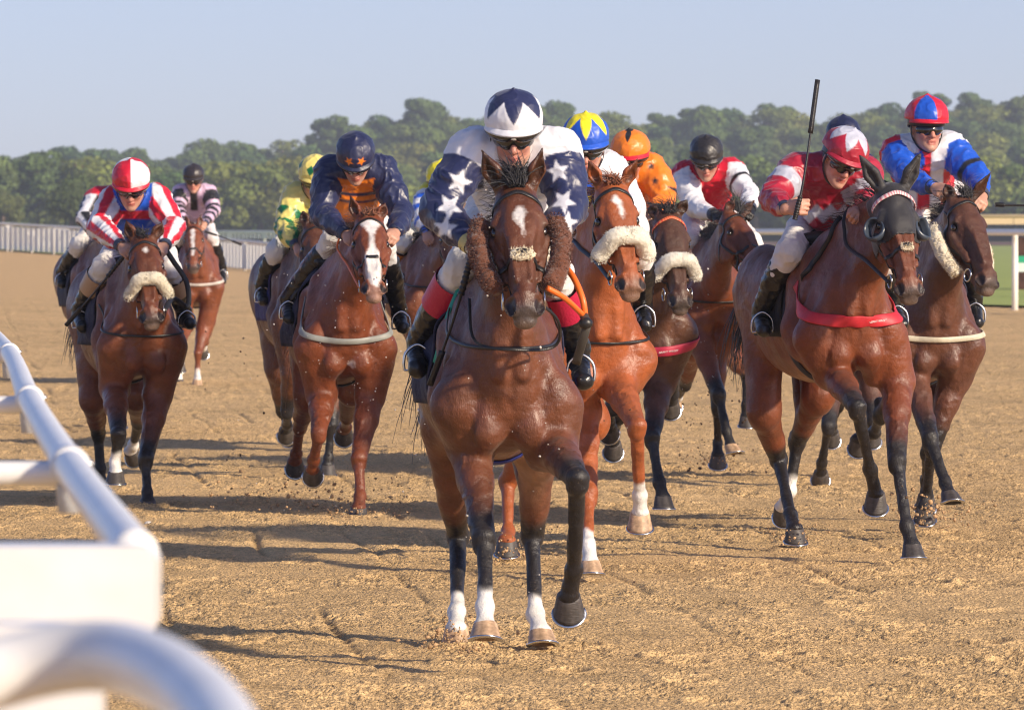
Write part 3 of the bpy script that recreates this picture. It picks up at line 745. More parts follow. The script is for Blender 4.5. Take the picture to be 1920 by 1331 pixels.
    an = np.linspace(R(-62), R(242), 50); oo = np.array([T(.8 * math.cos(a_) / W, .60, 1.2 - .8 * math.sin(a_)) for a_ in an]); dd = np.array([nrm(T(0, .60, 1.2) - o_) for o_ in oo])
    gp, ok = tb_.cast(oo, dd, .006); gg = tb_.grad(gp); tv, tf = tube(gp, 0, 8, True, (.07, .008), gg); mk('girth', tv, tf, M_CLOTHDARK, root, np.array(S.get('girthcol', (.015, .016, .03))))
    root['_T'] = 0
    return dict(root=root, T=T, J=J, H=H, body=b, hb=hb, Sn=Sn, A=A, Nn=Nn, Rv=Rv, Bv=Bv, Yc=Yc, org=org, bo=bo, tb=tb_)
def txt_obj(name, s, size, c0, tx, uy, nn, colr_, parent, root):
    cu = bpy.data.curves.new(name, 'FONT'); cu.body = s; cu.size = size; cu.align_x = 'CENTER'; cu.align_y = 'CENTER'; cu.extrude = .0006
    t = bpy.data.objects.new(name, cu); COL.objects.link(t)
    M = Matrix(((tx[0], uy[0], nn[0], c0[0]), (tx[1], uy[1], nn[1], c0[1]), (tx[2], uy[2], nn[2], c0[2]), (0, 0, 0, 1)))
    bpy.context.view_layer.update()
    me = bpy.data.meshes.new_from_object(t); bpy.data.objects.remove(t)
    me.transform(M); me.transform(Matrix.Translation(-Vector(root['_o'])))
    me.materials.clear(); me.materials.append(mat('print_' + name, colr_, .6)); o = bpy.data.objects.new(name, me); COL.objects.link(o); o.parent = parent; o['_o'] = root['_o']
    return o
def rein(hd, pts, name='rein', m=M_LEATHER, w=.016, first_at_bit=None, colr=None, root=None):
    p_ = [hd['J'](q) if len(q) == 3 else None for q in pts]
    if first_at_bit is not None: p_ = [hd['H'](.068 * first_at_bit, .485, -.10)] + p_
    sp = spline(p_, 30); b_ = hd['body']
    for _ in range(6):
        f_ = b_.field(sp); m_ = f_ < .010; m_[:3] = False
        if m_.any(): sp[m_] = sp[m_] + b_.grad(sp[m_]) * (.011 - f_[m_])[:, None]
    sp[2:-1] = (sp[1:-2] + sp[2:-1] * 2 + sp[3:]) / 4; tv, tf = tube(sp, 0, 8, True, (w, .005), [V(.3 * (first_at_bit or 1), -1, .3)] * 30)
    return mk(name, tv, tf, m, hd['bo'], colr)
# ------------------------------------------------------------------ jockeys
SKIN = V(.50, .27, .19)
def jockey(S):
    """joints in photo pixels + depth behind the horse's chest; head=(px,py,dy,pitch,yaw,roll)"""
    Yc = S['Yc']; J = lambda q: P(q[0], q[1], Yc + q[2]); s0 = F / (Yc + S['head'][2])
    hc = J(S['head']); pit, hy, hr = [R(a) for a in S['head'][3:6]]
    up = V(0, 0, 1)
    f0 = V(math.sin(hy), -math.cos(hy), 0); fw = nrm(f0 * math.cos(pit) - up * math.sin(pit)); u_ = nrm(up * math.cos(pit) + f0 * math.sin(pit))
    r_ = np.cross(fw, u_) * -1                                   # viewer right
    u_, r_ = u_ * math.cos(hr) + r_ * math.sin(hr), r_ * math.cos(hr) - u_ * math.sin(hr)
    MH = np.stack([r_, fw, u_], 1); H = lambda r, f, u: hc + r * r_ + f * fw + u * u_
    sh = [J(S['shL']), J(S['shR'])]; elb = [J(S['elL']), J(S['elR'])]; wr = [J(S['wrL']), J(S['wrR'])]
    hip = [J(S['hipL']), J(S['hipR'])]; kn = [J(S['knL']), J(S['knR'])]; an = [J(S['anL']), J(S['anR'])]; toe = [J(S['toL']), J(S['toR'])]
    if 'hd' in S:                                                # keep the legs outside the horse, touching its sides
        hz_ = S['hd']; tb2 = hz_['tb']
        for i, sx in enumerate((-1, 1)):
            for arr, rad_ in ((kn, .060), (an, .048), (toe, .045)):
                for _ in range(30):
                    fq = tb2.field(arr[i][None])[0]
                    if fq >= rad_: break
                    arr[i] = arr[i] + hz_['Rv'] * sx * max(.006, (rad_ - fq) * .6)
    nb = (sh[0] + sh[1]) / 2 + V(0, .02, .0); pel = (hip[0] + hip[1]) / 2
    ch = nb + V(0, .06, -.13); hgt = S.get('h', .007) * QF
    lat = nrm(sh[1] - sh[0])
    b = Body()
    e = lambda r, f, u, rad, k=.012, op=0: b.el(H(r, f, u), rad, MH, k, op)
    c = lambda p1, p2, r1, r2, k=.01, op=0, flat=None: b.rc(H(*p1), H(*p2), r1, r2, k, op, flat)
    # head and face
    e(0, -.005, .035, (.075, .092, .085)); e(0, .035, -.025, (.062, .055, .075), .03); e(0, .055, -.075, (.040, .034, .035), .025)
    c((-.052, .0, -.055), (-.012, .075, -.098), .022, .018, .02); c((.052, .0, -.055), (.012, .075, -.098), .022, .018, .02)
    e(0, .086, -.098, (.020, .016, .016), .012)
    c((0, .085, .012), (0, .108, -.030), .009, .0135, .010); e(-.013, .098, -.034, (.009, .010, .008), .006); e(.013, .098, -.034, (.009, .010, .008), .006)
    e(-.006, .108, -.040, (.0035, .005, .004), .003, 1); e(.006, .108, -.040, (.0035, .005, .004), .003, 1)
    e(0, .092, -.060, (.024, .010, .0065), .006); e(0, .090, -.073, (.020, .010, .0065), .006)
    c((-.024, .094, -.0655), (.024, .094, -.0655), .0022, .0022, .003, 1)
    for sx in (-1, 1):
        e(.034 * sx, .070, -.018, (.022, .018, .020), .02); e(.030 * sx, .092, .012, (.014, .010, .010), .008, 1)
        e(.077 * sx, -.008, -.012, (.009, .018, .030), .006); e(.082 * sx, -.002, -.010, (.004, .010, .016), .004, 1)
        c((.012 * sx, .086, .028), (.045 * sx, .072, .026), .008, .007, .01)
    b.rc(H(0, -.025, -.05), nb + V(0, .0, .01), .055, .060, .03)
    # torso and limbs under the clothes (one continuous body)
    b.rc(sh[0] + lat * .03, sh[1] - lat * .03, .065, .065, .04); b.rc(nb + V(0, .10, -.06), pel, .085, .08, .05)
    hands = []
    for i, sx in enumerate((-1, 1)):
        b.rc(sh[i], elb[i], .050, .038, .03); b.rc(elb[i], wr[i], .038, .025, .02)
        b.rc(hip[i], kn[i], .075, .052, .04); b.rc(kn[i], an[i], .050, .032, .03)
        b.rc(an[i], an[i] + V(0, 0, -.035), .024, .018, .01); b.rc(an[i] + V(0, 0, -.04), toe[i] + V(0, 0, -.025), .016, .012, .01)
        # hand: palm + four curled fingers + thumb
        hd = S.get('hdL' if i == 0 else 'hdR'); fa = nrm(wr[i] - elb[i])
        d = nrm(V(*hd[0])) if hd else nrm(fa + V(-.3 * sx, -.35, -.2)); tv = V(*hd[1]) if hd else V(-.75 * sx, 0, .65)
        t_ = nrm(tv - d * d.dot(tv)); n_ = np.cross(t_, d) * (1 if i == 1 else -1)        # back of the hand
        if n_.dot(V(sx * .6, -.5, .4)) < 0: n_ = -n_
        if hd and len(hd) > 2: n_ = n_ * hd[2]
        w0 = wr[i]; q = lambda a, t, n: w0 + d * a + t_ * t + n_ * n
        Mh = np.stack([t_, d, n_], 1)
        b.rc(q(-.03, 0, 0), q(.02, 0, 0), .026, .027, .015, 0, (n_, .75))
        b.el(q(.052, .0, .002), (.042, .042, .017), Mh, .012)
        ln = [.92, 1.06, 1.0, .80]
        for k in range(4):
            tt = .030 - .020 * k; L = ln[k]
            k0 = q(.082 - .004 * abs(k - 1), tt, .004); k1 = q(.092 + .020 * L - .004 * k, tt * 1.02, -.022 * L); k2 = q(.086 + .002 * L, tt * .98, -.048 * L); k3 = q(.058, tt * .95, -.050 * L)
            b.rc(q(.045, tt * .8, 0), k0, .010, .0108, .008); b.rc(k0, k1, .0105, .0092, .003); b.rc(k1, k2, .0092, .0086, .002); b.rc(k2, k3, .0086, .0078, .002)
        b.rc(q(.015, .030, -.008), q(.045, .046, -.026), .015, .0115, .010); b.rc(q(.045, .046, -.026), q(.072, .036, -.044), .0112, .0085, .004)
        hands.append((w0, d, t_, n_, q))
    v, qd = b.mesh(min(hgt, .0062 * QF)); nrmv = vnormals(v, qd)
    hl = (v - hc) @ MH
    colr = np.tile(SKIN * S.get('skin', 1.0), (len(v), 1)); nz = noise3(v * 40, 2)[:, None]; colr = colr * (1 + .06 * nz)
    red = (sstep(.05, .02, np.linalg.norm(hl - V(0, .105, -.03), axis=1)) + sstep(.045, .02, np.linalg.norm(hl - V(.04, .07, -.03), axis=1)) + sstep(.045, .02, np.linalg.norm(hl - V(-.04, .07, -.03), axis=1)))[:, None].clip(0, 1)
    colr = colr * (1 - red * np.array([0.0, .22, .2])); lips = sstep(.004, -.001, np.abs((np.abs(hl[:, 2] + .066) - .004)) - .006) * (np.abs(hl[:, 0]) < .024) * (hl[:, 1] > .085)
    colr = colr * (1 - lips[:, None] * np.array([.15, .45, .4]))
    gl = S.get('gloves')
    if gl is not None:
        for i in range(2):
            hm = segdist(v, wr[i], hands[i][4](.09, 0, -.02))[0] < .075; colr[hm] = gl
    org = V(pel[0], pel[1], 0)
    root = mk('person', v, qd, M_SKIN, None, colr, origin=org); tag(root, S['label'], 'person', 'jockeys riding in the race')
    for sx in (-1, 1):
        ev, ef = ellips(H(.030 * sx, .080, .012), (.012, .012, .012)); mk('eye', ev, ef, mat('eye_white', (.6, .58, .55), .15), root)
    # ---- jacket
    jb = Body()
    jb.rc(sh[0] + lat * .05, sh[1] - lat * .05, .098, .098, .06); jb.rc(nb + V(0, .10, -.06), nb + V(0, .12, -.17), .155, .135, .06, 0, (V(0, 1, 0), .85))
    jb.rc(nb + V(0, .14, -.06), pel + V(0, -.05, .02), .155, .12, .06)
    jb.rc(H(0, -.03, -.085), nb, .062, .08, .03)
    for i in range(2):
        m = elb[i] * .5 + sh[i] * .5
        jb.rc(sh[i], m, .094, .084, .03); jb.rc(m, elb[i], .084, .070, .02); m2 = elb[i] * .5 + wr[i] * .5
        jb.rc(elb[i], m2, .070, .060, .02); jb.rc(m2, wr[i] * .94 + elb[i] * .06, .060, .036, .02)
        q = hands[i][4]; jb.el(q(.055, 0, -.01), (.07, .07, .055), None, .008, 1)
    v, qd = jb.mesh(hgt); N = vnormals(v, qd)
    # cloth folds: sharp ridges across the sleeves and body, billowing between
    dE = np.min([segdist(v, sh[i], elb[i])[0] for i in range(2)] + [segdist(v, elb[i], wr[i])[0] for i in range(2)], 0)
    wv = v + np.stack([noise3(v * 5, 1), noise3(v * 5, 2), noise3(v * 5, 3)], 1) * .09
    fold = np.zeros(len(v)); armid = np.zeros(len(v), int); tpar = np.zeros(len(v)); theta = np.zeros(len(v)); bd = np.full(len(v), 9.)
    for i in range(2):
        for sgm, (a, b2) in enumerate(((sh[i], elb[i]), (elb[i], wr[i]))):
            d, t = segdist(v, a, b2); m = d < bd; bd = np.where(m, d, bd); armid = np.where(m, i + 1, armid); tpar = np.where(m, sgm + t, tpar)
            ax_ = nrm(b2 - a); e1 = nrm(V(0, -1, 0) - ax_ * ax_.dot(V(0, -1, 0))); e2 = np.cross(ax_, e1); rel = v - a
            theta = np.where(m, np.arctan2(rel @ e2, rel @ e1), theta)
    ch_d = segdist(v, sh[0] * .6 + sh[1] * .4, sh[1] * .6 + sh[0] * .4)[0]
    isarm = (bd < .125) & ((bd < ch_d - .035) | (tpar > .45))
    fold += (1 - np.abs(noise3(wv * np.array([16, 16, 22]), 4))) ** 3 * .011 + (1 - np.abs(noise3(wv * 34, 6))) ** 4 * .003 + noise3(v * 7, 9) * .010
    v = v + N * (fold - .008)[:, None]
    fx = (v[:, 0] - hc[0]) * s0 + S['head'][0]; fz = S['head'][1] - (v[:, 2] - hc[2]) * s0          # body-front coordinates (flat pattern pieces)
    ctx = dict(v=v, N=N, x=fx, y=fz, arm=np.where(isarm, armid, 0), t=tpar, th=theta, front=N[:, 1] < .15, sh=sh, elb=elb, wr=wr, nb=nb, s=s0)
    acc = 0; hp = hgt * s0 * .45; k_ = 0
    for (ox, oy) in ((0, 0), (1, .4), (-1, -.4), (.4, -1), (-.4, 1)):
        c2 = dict(ctx); c2['x'] = fx + ox * hp; c2['y'] = fz + oy * hp; c2['t'] = tpar + ox * hgt * 1.4; c2['th'] = theta + oy * hgt * 6; acc = acc + S['paint'](c2); k_ += 1
    colr = acc / k_; jk = mk('jacket', v, qd, M_SILK, root, colr)
    for i in range(2):                                           # cuffs
        cf = nrm(wr[i] - elb[i]); cv, cfc = tube([wr[i] - cf * .035, wr[i] - cf * .015, wr[i] + cf * .006], [.040, .037, .033], 16, False)
        mk('cuff', cv, cfc, mat('cuff' + str(S.get('cuff', 0)), S.get('cuff', (.05, .06, .10)), .7, bump=[(60, .003, 2)]), jk)
    # white stock at the neck
    # ---- breeches
    bb = Body(); bb.rc(hip[0] - lat * 0, hip[1], .105, .105, .05); bb.rc(pel + V(0, -.12, .04), pel, .115, .12, .04)
    for i in range(2):
        bb.rc(hip[i], kn[i] * .5 + hip[i] * .5, .100, .082, .04); bb.rc(kn[i] * .5 + hip[i] * .5, kn[i], .082, .066, .03); bb.rc(kn[i], kn[i] * .62 + an[i] * .38, .066, .056, .02)
    v, qd = bb.mesh(.010 * QF); N = vnormals(v, qd); v = v + N * ((1 - np.abs(noise3(v * 20, 14))) ** 3 * .009 + noise3(v * 8, 5) * .006 - .004)[:, None]
    bc = S.get('breeches', (.72, .71, .70)); mk('breeches', v, qd, mat('breeches_' + '%.2f%.2f' % (bc[0], bc[2]), bc, .65, bump=[(18, .010, 3), (70, .002, 2)], var=.08, vscale=10), root)
    # ---- boots
    for i in range(2):
        bt = Body(); k0 = kn[i] * .72 + an[i] * .28; k1 = kn[i] * .5 + an[i] * .5
        bt.rc(k0, k1, .064, .060, .02); bt.rc(k1, an[i], .060, .042, .02); ft = nrm(toe[i] - an[i]); ty_ = an[i] + V(0, 0, -.045) + ft * .0
        bt.rc(an[i], ty_, .040, .036, .02); bt.rc(ty_, toe[i] + V(0, 0, -.02), .036, .034, .02); bt.rc(ty_ + ft * (-.05), ty_, .030, .034, .02)
        v, qd = bt.mesh(.009 * QF); N = vnormals(v, qd); v = v + N * ((1 - np.abs(noise3(v * np.array([22, 22, 40]), 24))) ** 3 * .006)[:, None]
        bo_ = mk('boot', v, qd, M_BOOT, root)
        tc_ = S.get('boottop')
        if tc_ is not None:
            ka = kn[i] * .82 + an[i] * .18; kb_ = kn[i] * .48 + an[i] * .52
            tv, tf = tube(spline([ka, (ka + kb_) / 2, kb_], 8), np.linspace(.075, .071, 8), 24, False); mk('boot_top', tv, tf, mat('boottop%.2f' % tc_[0], tc_, .45, bump=[(120, .002, 2)]), bo_)
        # stirrup iron
        mid = (ty_ + toe[i] * 1.0) / 2 + V(0, 0, -.045); sd_ = nrm(np.cross(ft, up)); an_ = np.linspace(R(-205), R(25), 22)
        pth = [mid + V(0, 0, .045) + sd_ * math.cos(a_) * .062 - up * (math.sin(a_) * -.07) for a_ in an_]
        pth = [mid + sd_ * (-.05), mid + sd_ * (-.052) + up * .03, mid + sd_ * (-.042) + up * .07, mid + up * .098, mid + sd_ * .042 + up * .07, mid + sd_ * .052 + up * .03, mid + sd_ * .05, mid - sd_ * .05]
        tv, tf = tube(spline(pth[:7], 30), .0055, 8); mb = MB(); mb.add(tv, tf); tv, tf = tube([mid - sd_ * .05, mid + sd_ * .05], 0, 8, True, (.03, .009), [up] * 2); mb.add(tv, tf)
        so_ = mk('stirrup', np.vstack(mb.v), mb.f, M_STEEL, S['hroot']); 
    # ---- helmet with silk cap
    cb = MB(); nu, nv = 128, 60; vv = []; cc = []
    for i in range(nv + 1):
        th = (math.pi * .56) * i / nv
        for j in range(nu):
            ph = 2 * math.pi * j / nu                             # 0 = front
            rr = math.sin(th) ** .92; z = math.cos(th)
            pk = 1 + .016 * math.cos(ph * 6) * math.sin(th * 1.1)     # six soft gores
            if i == nv: rr *= .97
            vv.append(H(.110 * rr * pk * math.sin(ph), -.006 + .130 * rr * pk * math.cos(ph), .064 + .104 * z + (.010 * math.exp(-(th / .12) ** 2)) - .014 * max(0, -math.cos(ph)) * rr))
            cc.append(sum(S['cap'](ph + oa, th / (math.pi * .56) + ob, math.sin(ph) * rr, z) for oa, ob in ((0, 0), (.02, .005), (-.02, -.005), (.006, -.01), (-.006, .01))) / 5)
    ff = [(i * nu + j, (i + 1) * nu + j, (i + 1) * nu + (j + 1) % nu, i * nu + (j + 1) % nu) for i in range(nv) for j in range(nu)]
    vv = np.array(vv); nn = nrm_rows(vv - hc); vv = vv + nn * ((1 - np.abs(noise3(vv * 26, 31))) ** 3 * .0035 + noise3(vv * 12, 8) * .0025)[:, None]
    cap = mk('riding_cap', vv, ff, M_CAP, root, cc)
    bv, bf = ellips(H(0, -.006, .176), (.008, .008, .006), MH, 10, 6); mk('cap_button', bv, bf, M_CAP, cap, np.array(S['cap'](0, 0, 0, 1)) * .9)
    # brim
    bm = []; bcol = S.get('brim', S['cap'](0, 1, 0, 0)); na, nr = 30, 6
    for lay in (0, 1):
        for i in range(na + 1):
            a_ = R(-72) + R(144) * i / na
            for k in range(nr + 1):
                t = k / nr; ext = .022 * t * math.cos(a_) ** .6
                bm.append(H((.110 + ext * .5) * math.sin(a_), -.006 + (.130 + ext) * math.cos(a_) - (.004 if lay else 0), 0.060 - .016 * t - .010 * (1 - math.cos(a_)) - (.006 if lay else 0)))
    K = (na + 1) * (nr + 1); ff = []
    for i in range(na):
        for k in range(nr):
            a_ = i * (nr + 1) + k; ff.append((a_, a_ + 1, a_ + nr + 2, a_ + nr + 1)); ff.append((K + a_, K + a_ + nr + 1, K + a_ + nr + 2, K + a_ + 1))
        a_ = i * (nr + 1) + nr; ff.append((a_, K + a_, K + a_ + nr + 1, a_ + nr + 1))
    if S.get('hasbrim', True): mk('cap_brim', bm, ff, M_CAP, cap, np.array(bcol))
    # helmet shell rim and harness below the silk
    vv = []
    for i in range(7):
        u0 = .062 - .050 * i / 6
        for j in range(48):
            ph = 2 * math.pi * j / 48; fr = max(0, math.cos(ph)); vv.append(H((.100 - .004 * i / 6) * math.sin(ph), -.008 + (.117 - .006 * i / 6) * math.cos(ph), u0 + (.004 * fr) - .03 * max(0, -math.cos(ph)) * i / 6))
    ff = [(i * 48 + j, (i + 1) * 48 + j, (i + 1) * 48 + (j + 1) % 48, i * 48 + (j + 1) % 48) for i in range(6) for j in range(48)]
    o_ = mk('helmet_shell', vv, ff, M_LEATHER, cap); sm = o_.modifiers.new('t', 'SOLIDIFY'); sm.thickness = .006
    for sx in (-1, 1):
        tv, tf = tube(spline([H(.088 * sx, .0, .02), H(.080 * sx, .012, -.05), H(.045 * sx, .04, -.105), H(0, .055, -.122)], 16), 0, 8, True, (.016, .004), [r_ * sx] * 16); mk('chin_strap', tv, tf, M_LEATHER, cap)
    # goggles over the eyes, second pair pushed up on the rim
    def gog(name, rx, ry, u0, hh, y0, m, par, span=62, wav=.25):
        vv = []; n1, n2 = 36, 9
        for i in range(n1 + 1):
            a_ = R(-span) + 2 * R(span) * i / n1
            notch = math.exp(-(a_ / .16) ** 2)
            for k in range(n2):
                t = k / (n2 - 1); u2 = u0 + hh * (.5 - t) * (1 - wav * (abs(a_) / R(span)) ** 2); u2 += notch * hh * .34 * t
                bul = math.sin(math.pi * t) * .007
                vv.append(H((rx + bul) * math.sin(a_), y0 + (ry + bul) * math.cos(a_), u2))
        ff = [(i * n2 + k, i * n2 + k + 1, (i + 1) * n2 + k + 1, (i + 1) * n2 + k) for i in range(n1) for k in range(n2 - 1)]
        o_ = mk(name, vv, ff, m, par); sm = o_.modifiers.new('t', 'SOLIDIFY'); sm.thickness = .004; sm.offset = -1; return o_
    g1 = gog('goggles', .080, .103, -.004, .050, -.002, M_LENS, root)
    if S.get('goggles2', True):
        g2 = gog('spare_goggles', .108, .139, .030, .036, -.008, M_LENS, cap, 70, .1)
        bv, bf = ellips(H(0, .134, .032), (.014, .004, .008), MH, 14, 6); mk('strap_badge', bv, bf, mat('badge', (.55, .53, .48), .4), g2)
    if S.get('hairc', True):
        vv, ff = ellips(H(0, -.035, -.01), (.076, .075, .05), MH, 20, 10); mk('hair', vv, ff, M_HAIR, root, V(.03, .02, .015))
    return dict(root=root, H=H, hands=hands, wr=wr, fw=fw, MH=MH, J=J)
def nrm_rows(a): return a / np.maximum(np.linalg.norm(a, axis=1, keepdims=True), 1e-9)
def star(cx, cy, r, rot=0, k=.42):
    return [(cx + (r if i % 2 == 0 else r * k) * math.sin(R(36 * i + rot)), cy - (r if i % 2 == 0 else r * k) * math.cos(R(36 * i + rot))) for i in range(10)]
def setc(c, m, col): c[m] = col; return c
def base(ctx, col): return np.tile(np.array(col, float), (len(ctx['v']), 1))
NAVY = V(.020, .026, .085); NWHITE = V(.74, .75, .80); REDC = V(.60, .012, .035); ORANGE = V(.85, .22, .015); BLUE = V(.012, .09, .55)
MAROON = V(.36, .012, .035); GREYS = V(.48, .50, .60); YEL = V(.82, .72, .02); LEMON = V(.75, .64, .18); GREEN = V(.0, .16, .05); BLK = V(.018, .018, .02); PINK = V(.62, .45, .60)
# ------------------------------------------------------------------ setting: ground, track, hill
SL = -.083                                              # harrow lines and rail run slightly to the left with distance
def nodes_mat(name):
    m = bpy.data.materials.new(name); m.use_nodes = True; return m, m.node_tree, m.node_tree.links, m.node_tree.nodes['Principled BSDF']
# sand
m_sand, n, L, b = nodes_mat('track_sand'); b.inputs['Roughness'].default_value = .95; b.inputs['Specular IOR Level'].default_value = .15
at = n.nodes.new('ShaderNodeAttribute'); at.attribute_name = 'Col'
geo = n.nodes.new('ShaderNodeNewGeometry')
nz = n.nodes.new('ShaderNodeTexNoise'); nz.inputs['Scale'].default_value = 60; nz.inputs['Detail'].default_value = 6; L.new(geo.outputs['Position'], nz.inputs['Vector'])
cr = n.nodes.new('ShaderNodeMapRange'); cr.inputs[1].default_value = .3; cr.inputs[2].default_value = .7; cr.inputs[3].default_value = .72; cr.inputs[4].default_value = 1.22
L.new(nz.outputs[0], cr.inputs[0]); sc = n.nodes.new('ShaderNodeVectorMath'); sc.operation = 'SCALE'; L.new(at.outputs['Color'], sc.inputs[0]); L.new(cr.outputs[0], sc.inputs['Scale']); L.new(sc.outputs[0], b.inputs['Base Color'])
fz = n.nodes.new('ShaderNodeTexNoise'); fz.inputs['Scale'].default_value = 110; fz.inputs['Detail'].default_value = 3; L.new(geo.outputs['Position'], fz.inputs['Vector'])      # dark specks painted in as the shade of small pits in the sand
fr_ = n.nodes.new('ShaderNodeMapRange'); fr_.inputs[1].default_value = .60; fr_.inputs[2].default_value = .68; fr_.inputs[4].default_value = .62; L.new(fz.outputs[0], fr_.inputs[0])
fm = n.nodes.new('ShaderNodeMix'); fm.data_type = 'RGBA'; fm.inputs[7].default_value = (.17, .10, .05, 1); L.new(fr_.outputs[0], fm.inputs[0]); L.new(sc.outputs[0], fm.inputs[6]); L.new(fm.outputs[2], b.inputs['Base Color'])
bp = n.nodes.new('ShaderNodeBump'); bp.inputs['Distance'].default_value = .03; nb_ = n.nodes.new('ShaderNodeTexNoise'); nb_.inputs['Scale'].default_value = 75; nb_.inputs['Detail'].default_value = 5
L.new(geo.outputs['Position'], nb_.inputs['Vector']); L.new(nb_.outputs[0], bp.inputs['Height']); L.new(bp.outputs[0], b.inputs['Normal'])
HOOFS = [(((px - 960) * Y / F), Y) for px, Y in ((856, 25.5), (950, 31.9), (676, 36.8), (276, 38.1), (1491, 33.0), (1735, 35.0), (1345, 44.2), (614, 42.6))]
def sand_height(x, y):
    u = x - SL * (y - 25); near = np.clip(45 / y, .15, 1)
    h = noise2(x * 1.1, y * 1.1, 1) * .010 + noise2(x * 4.5, y * 4.5, 2) * .007
    wx = x + noise2(x * 9, y * 9, 50) * .03; wy = y + noise2(x * 9, y * 9, 51) * .03
    patch = sstep(-.6, .5, noise2(x * 2.1, y * 1.3, 7))
    for fr, am, sd in ((17, .006, 3), (32, .0095, 4), (58, .0090, 6), (100, .0065, 8)):
        q_ = noise2(wx * fr, wy * fr, sd); h += (np.abs(q_) ** .8 - .4) * am * (.45 + .75 * patch)      # rounded clods with sharp gaps between
    cxx, cyy = np.floor(x / .42), np.floor(y / .42); zz_ = np.zeros(len(x), np.int64)
    hx, hy, hk = hash3(cxx, cyy, zz_, 61), hash3(cxx, cyy, zz_, 62), hash3(cxx, cyy, zz_, 63)
    dd_ = np.hypot(x - (cxx + .32 + .36 * hx) * .42, (y - (cyy + .32 + .36 * hy) * .42) * .85); h += (hk > .55) * (-.020 * sstep(.075, .035, dd_) + .012 * np.exp(-((dd_ - .095) / .022) ** 2))
    for (qx, qy) in HOOFS:
        d2 = np.hypot(x - qx, y - qy); h += .022 * np.exp(-((d2 - .10) / .035) ** 2) - .012 * sstep(.09, .05, d2)
    lump = noise2(x * 8, y * 8, 5); h += np.clip(lump - .35, 0, 1) * .025 * patch
    for k, (off, dep) in enumerate(((-.55, 1), (-.05, .6), (.35, .9), (.95, .5), (1.9, .7), (-1.2, .8), (2.6, .5))):
        d = (u - off + noise2(y * .6, y * 0, 20 + k) * .03) / .022; h -= np.exp(-d * d) * .020 * dep * sstep(-.2, .5, noise2(y * .7 + k * 9, y * 0, 30))
    return h * near ** .3
def sheet(name, Y0, Y1, p, s0, xl, xr, nx, m, colf):
    ys = [Y0]
    while ys[-1] < Y1: ys.append(ys[-1] + s0 * (ys[-1] / 24) ** p)
    ys = np.array(ys); t = np.linspace(0, 1, nx)
    X = xl(ys)[:, None] * (1 - t) + xr(ys)[:, None] * t; Yg = np.repeat(ys[:, None], nx, 1)
    jx = (hash3(np.arange(len(ys))[:, None] * np.ones(nx, int), np.arange(nx)[None] * np.ones((len(ys), 1), int), np.zeros((len(ys), nx), int), 5) - .5)
    x = X.ravel(); y = Yg.ravel(); z = sand_height(x, y)
    ny = len(ys); i = np.arange((ny - 1) * nx).reshape(ny - 1, nx)[:, :-1].ravel()
    q = np.stack([i, i + 1, i + nx + 1, i + nx], 1)
    return mk(name, np.stack([x, y, z], 1), q, m, None, colf(x, y, z), True)
def sandcol(x, y, z):
    c = np.tile(V(.80, .54, .262), (len(x), 1))
    a = noise2(x * .9, y * .35, 41)[:, None]; d = noise2(x * 3.5, y * 2.2, 42)[:, None]; s = sstep(.1, .75, noise2(x * 11, y * 11, 43))[:, None]
    c = c * (1 + .07 * a + .08 * d); c = c * (1 - .16 * s)
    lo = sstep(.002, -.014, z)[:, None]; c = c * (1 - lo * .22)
    return c
NX = int(760 / max(1, QF ** .5))
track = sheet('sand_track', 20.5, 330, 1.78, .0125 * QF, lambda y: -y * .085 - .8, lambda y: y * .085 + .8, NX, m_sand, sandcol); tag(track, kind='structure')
# wide surroundings
m_gr, n, L, b = nodes_mat('turf'); b.inputs['Roughness'].default_value = .9
geo = n.nodes.new('ShaderNodeNewGeometry'); nz = n.nodes.new('ShaderNodeTexNoise'); nz.inputs['Scale'].default_value = .25; nz.inputs['Detail'].default_value = 8; L.new(geo.outputs['Position'], nz.inputs['Vector'])
rp = n.nodes.new('ShaderNodeValToRGB'); rp.color_ramp.elements[0].position = .3; rp.color_ramp.elements[0].color = (.30, .37, .06, 1); rp.color_ramp.elements[1].position = .7; rp.color_ramp.elements[1].color = (.38, .43, .09, 1)
L.new(nz.outputs[0], rp.inputs[0]); L.new(rp.outputs[0], b.inputs['Base Color'])
m_outs, n, L, b = nodes_mat('sand_around'); b.inputs['Roughness'].default_value = .95; b.inputs['Base Color'].default_value = (.66, .44, .23, 1)
def flat_poly(name, pts, z, m):
    return tag(mk(name, [(x, y, z) for x, y in pts], [tuple(range(len(pts)))], m, None, None, False), kind='structure')
flat_poly('ground', [(-2500, -60), (2500, -60), (2500, 3500), (-2500, 3500)], -.20, m_gr)
tb0 = [(-14, -20), (26, -20), (30, 150), (-14, 600), (-60, 600), (-34, 150)]
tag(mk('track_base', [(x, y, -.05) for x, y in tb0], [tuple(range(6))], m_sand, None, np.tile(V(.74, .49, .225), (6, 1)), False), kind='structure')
G = lambda px, py: ((px - 960) * (H0 * F / (py - HOR)) / F, H0 * F / (py - HOR))      # ground point
# inside-turf, seen right of the field and through the gaps on the left
flat_poly('infield_turf', [G(720, 523), G(1000, 545), G(1500, 566), G(2400, 592), (60, 480), (60, 760), (-60, 760), G(-300, 462), G(0, 469), G(250, 487), G(545, 512)], .055, m_gr)
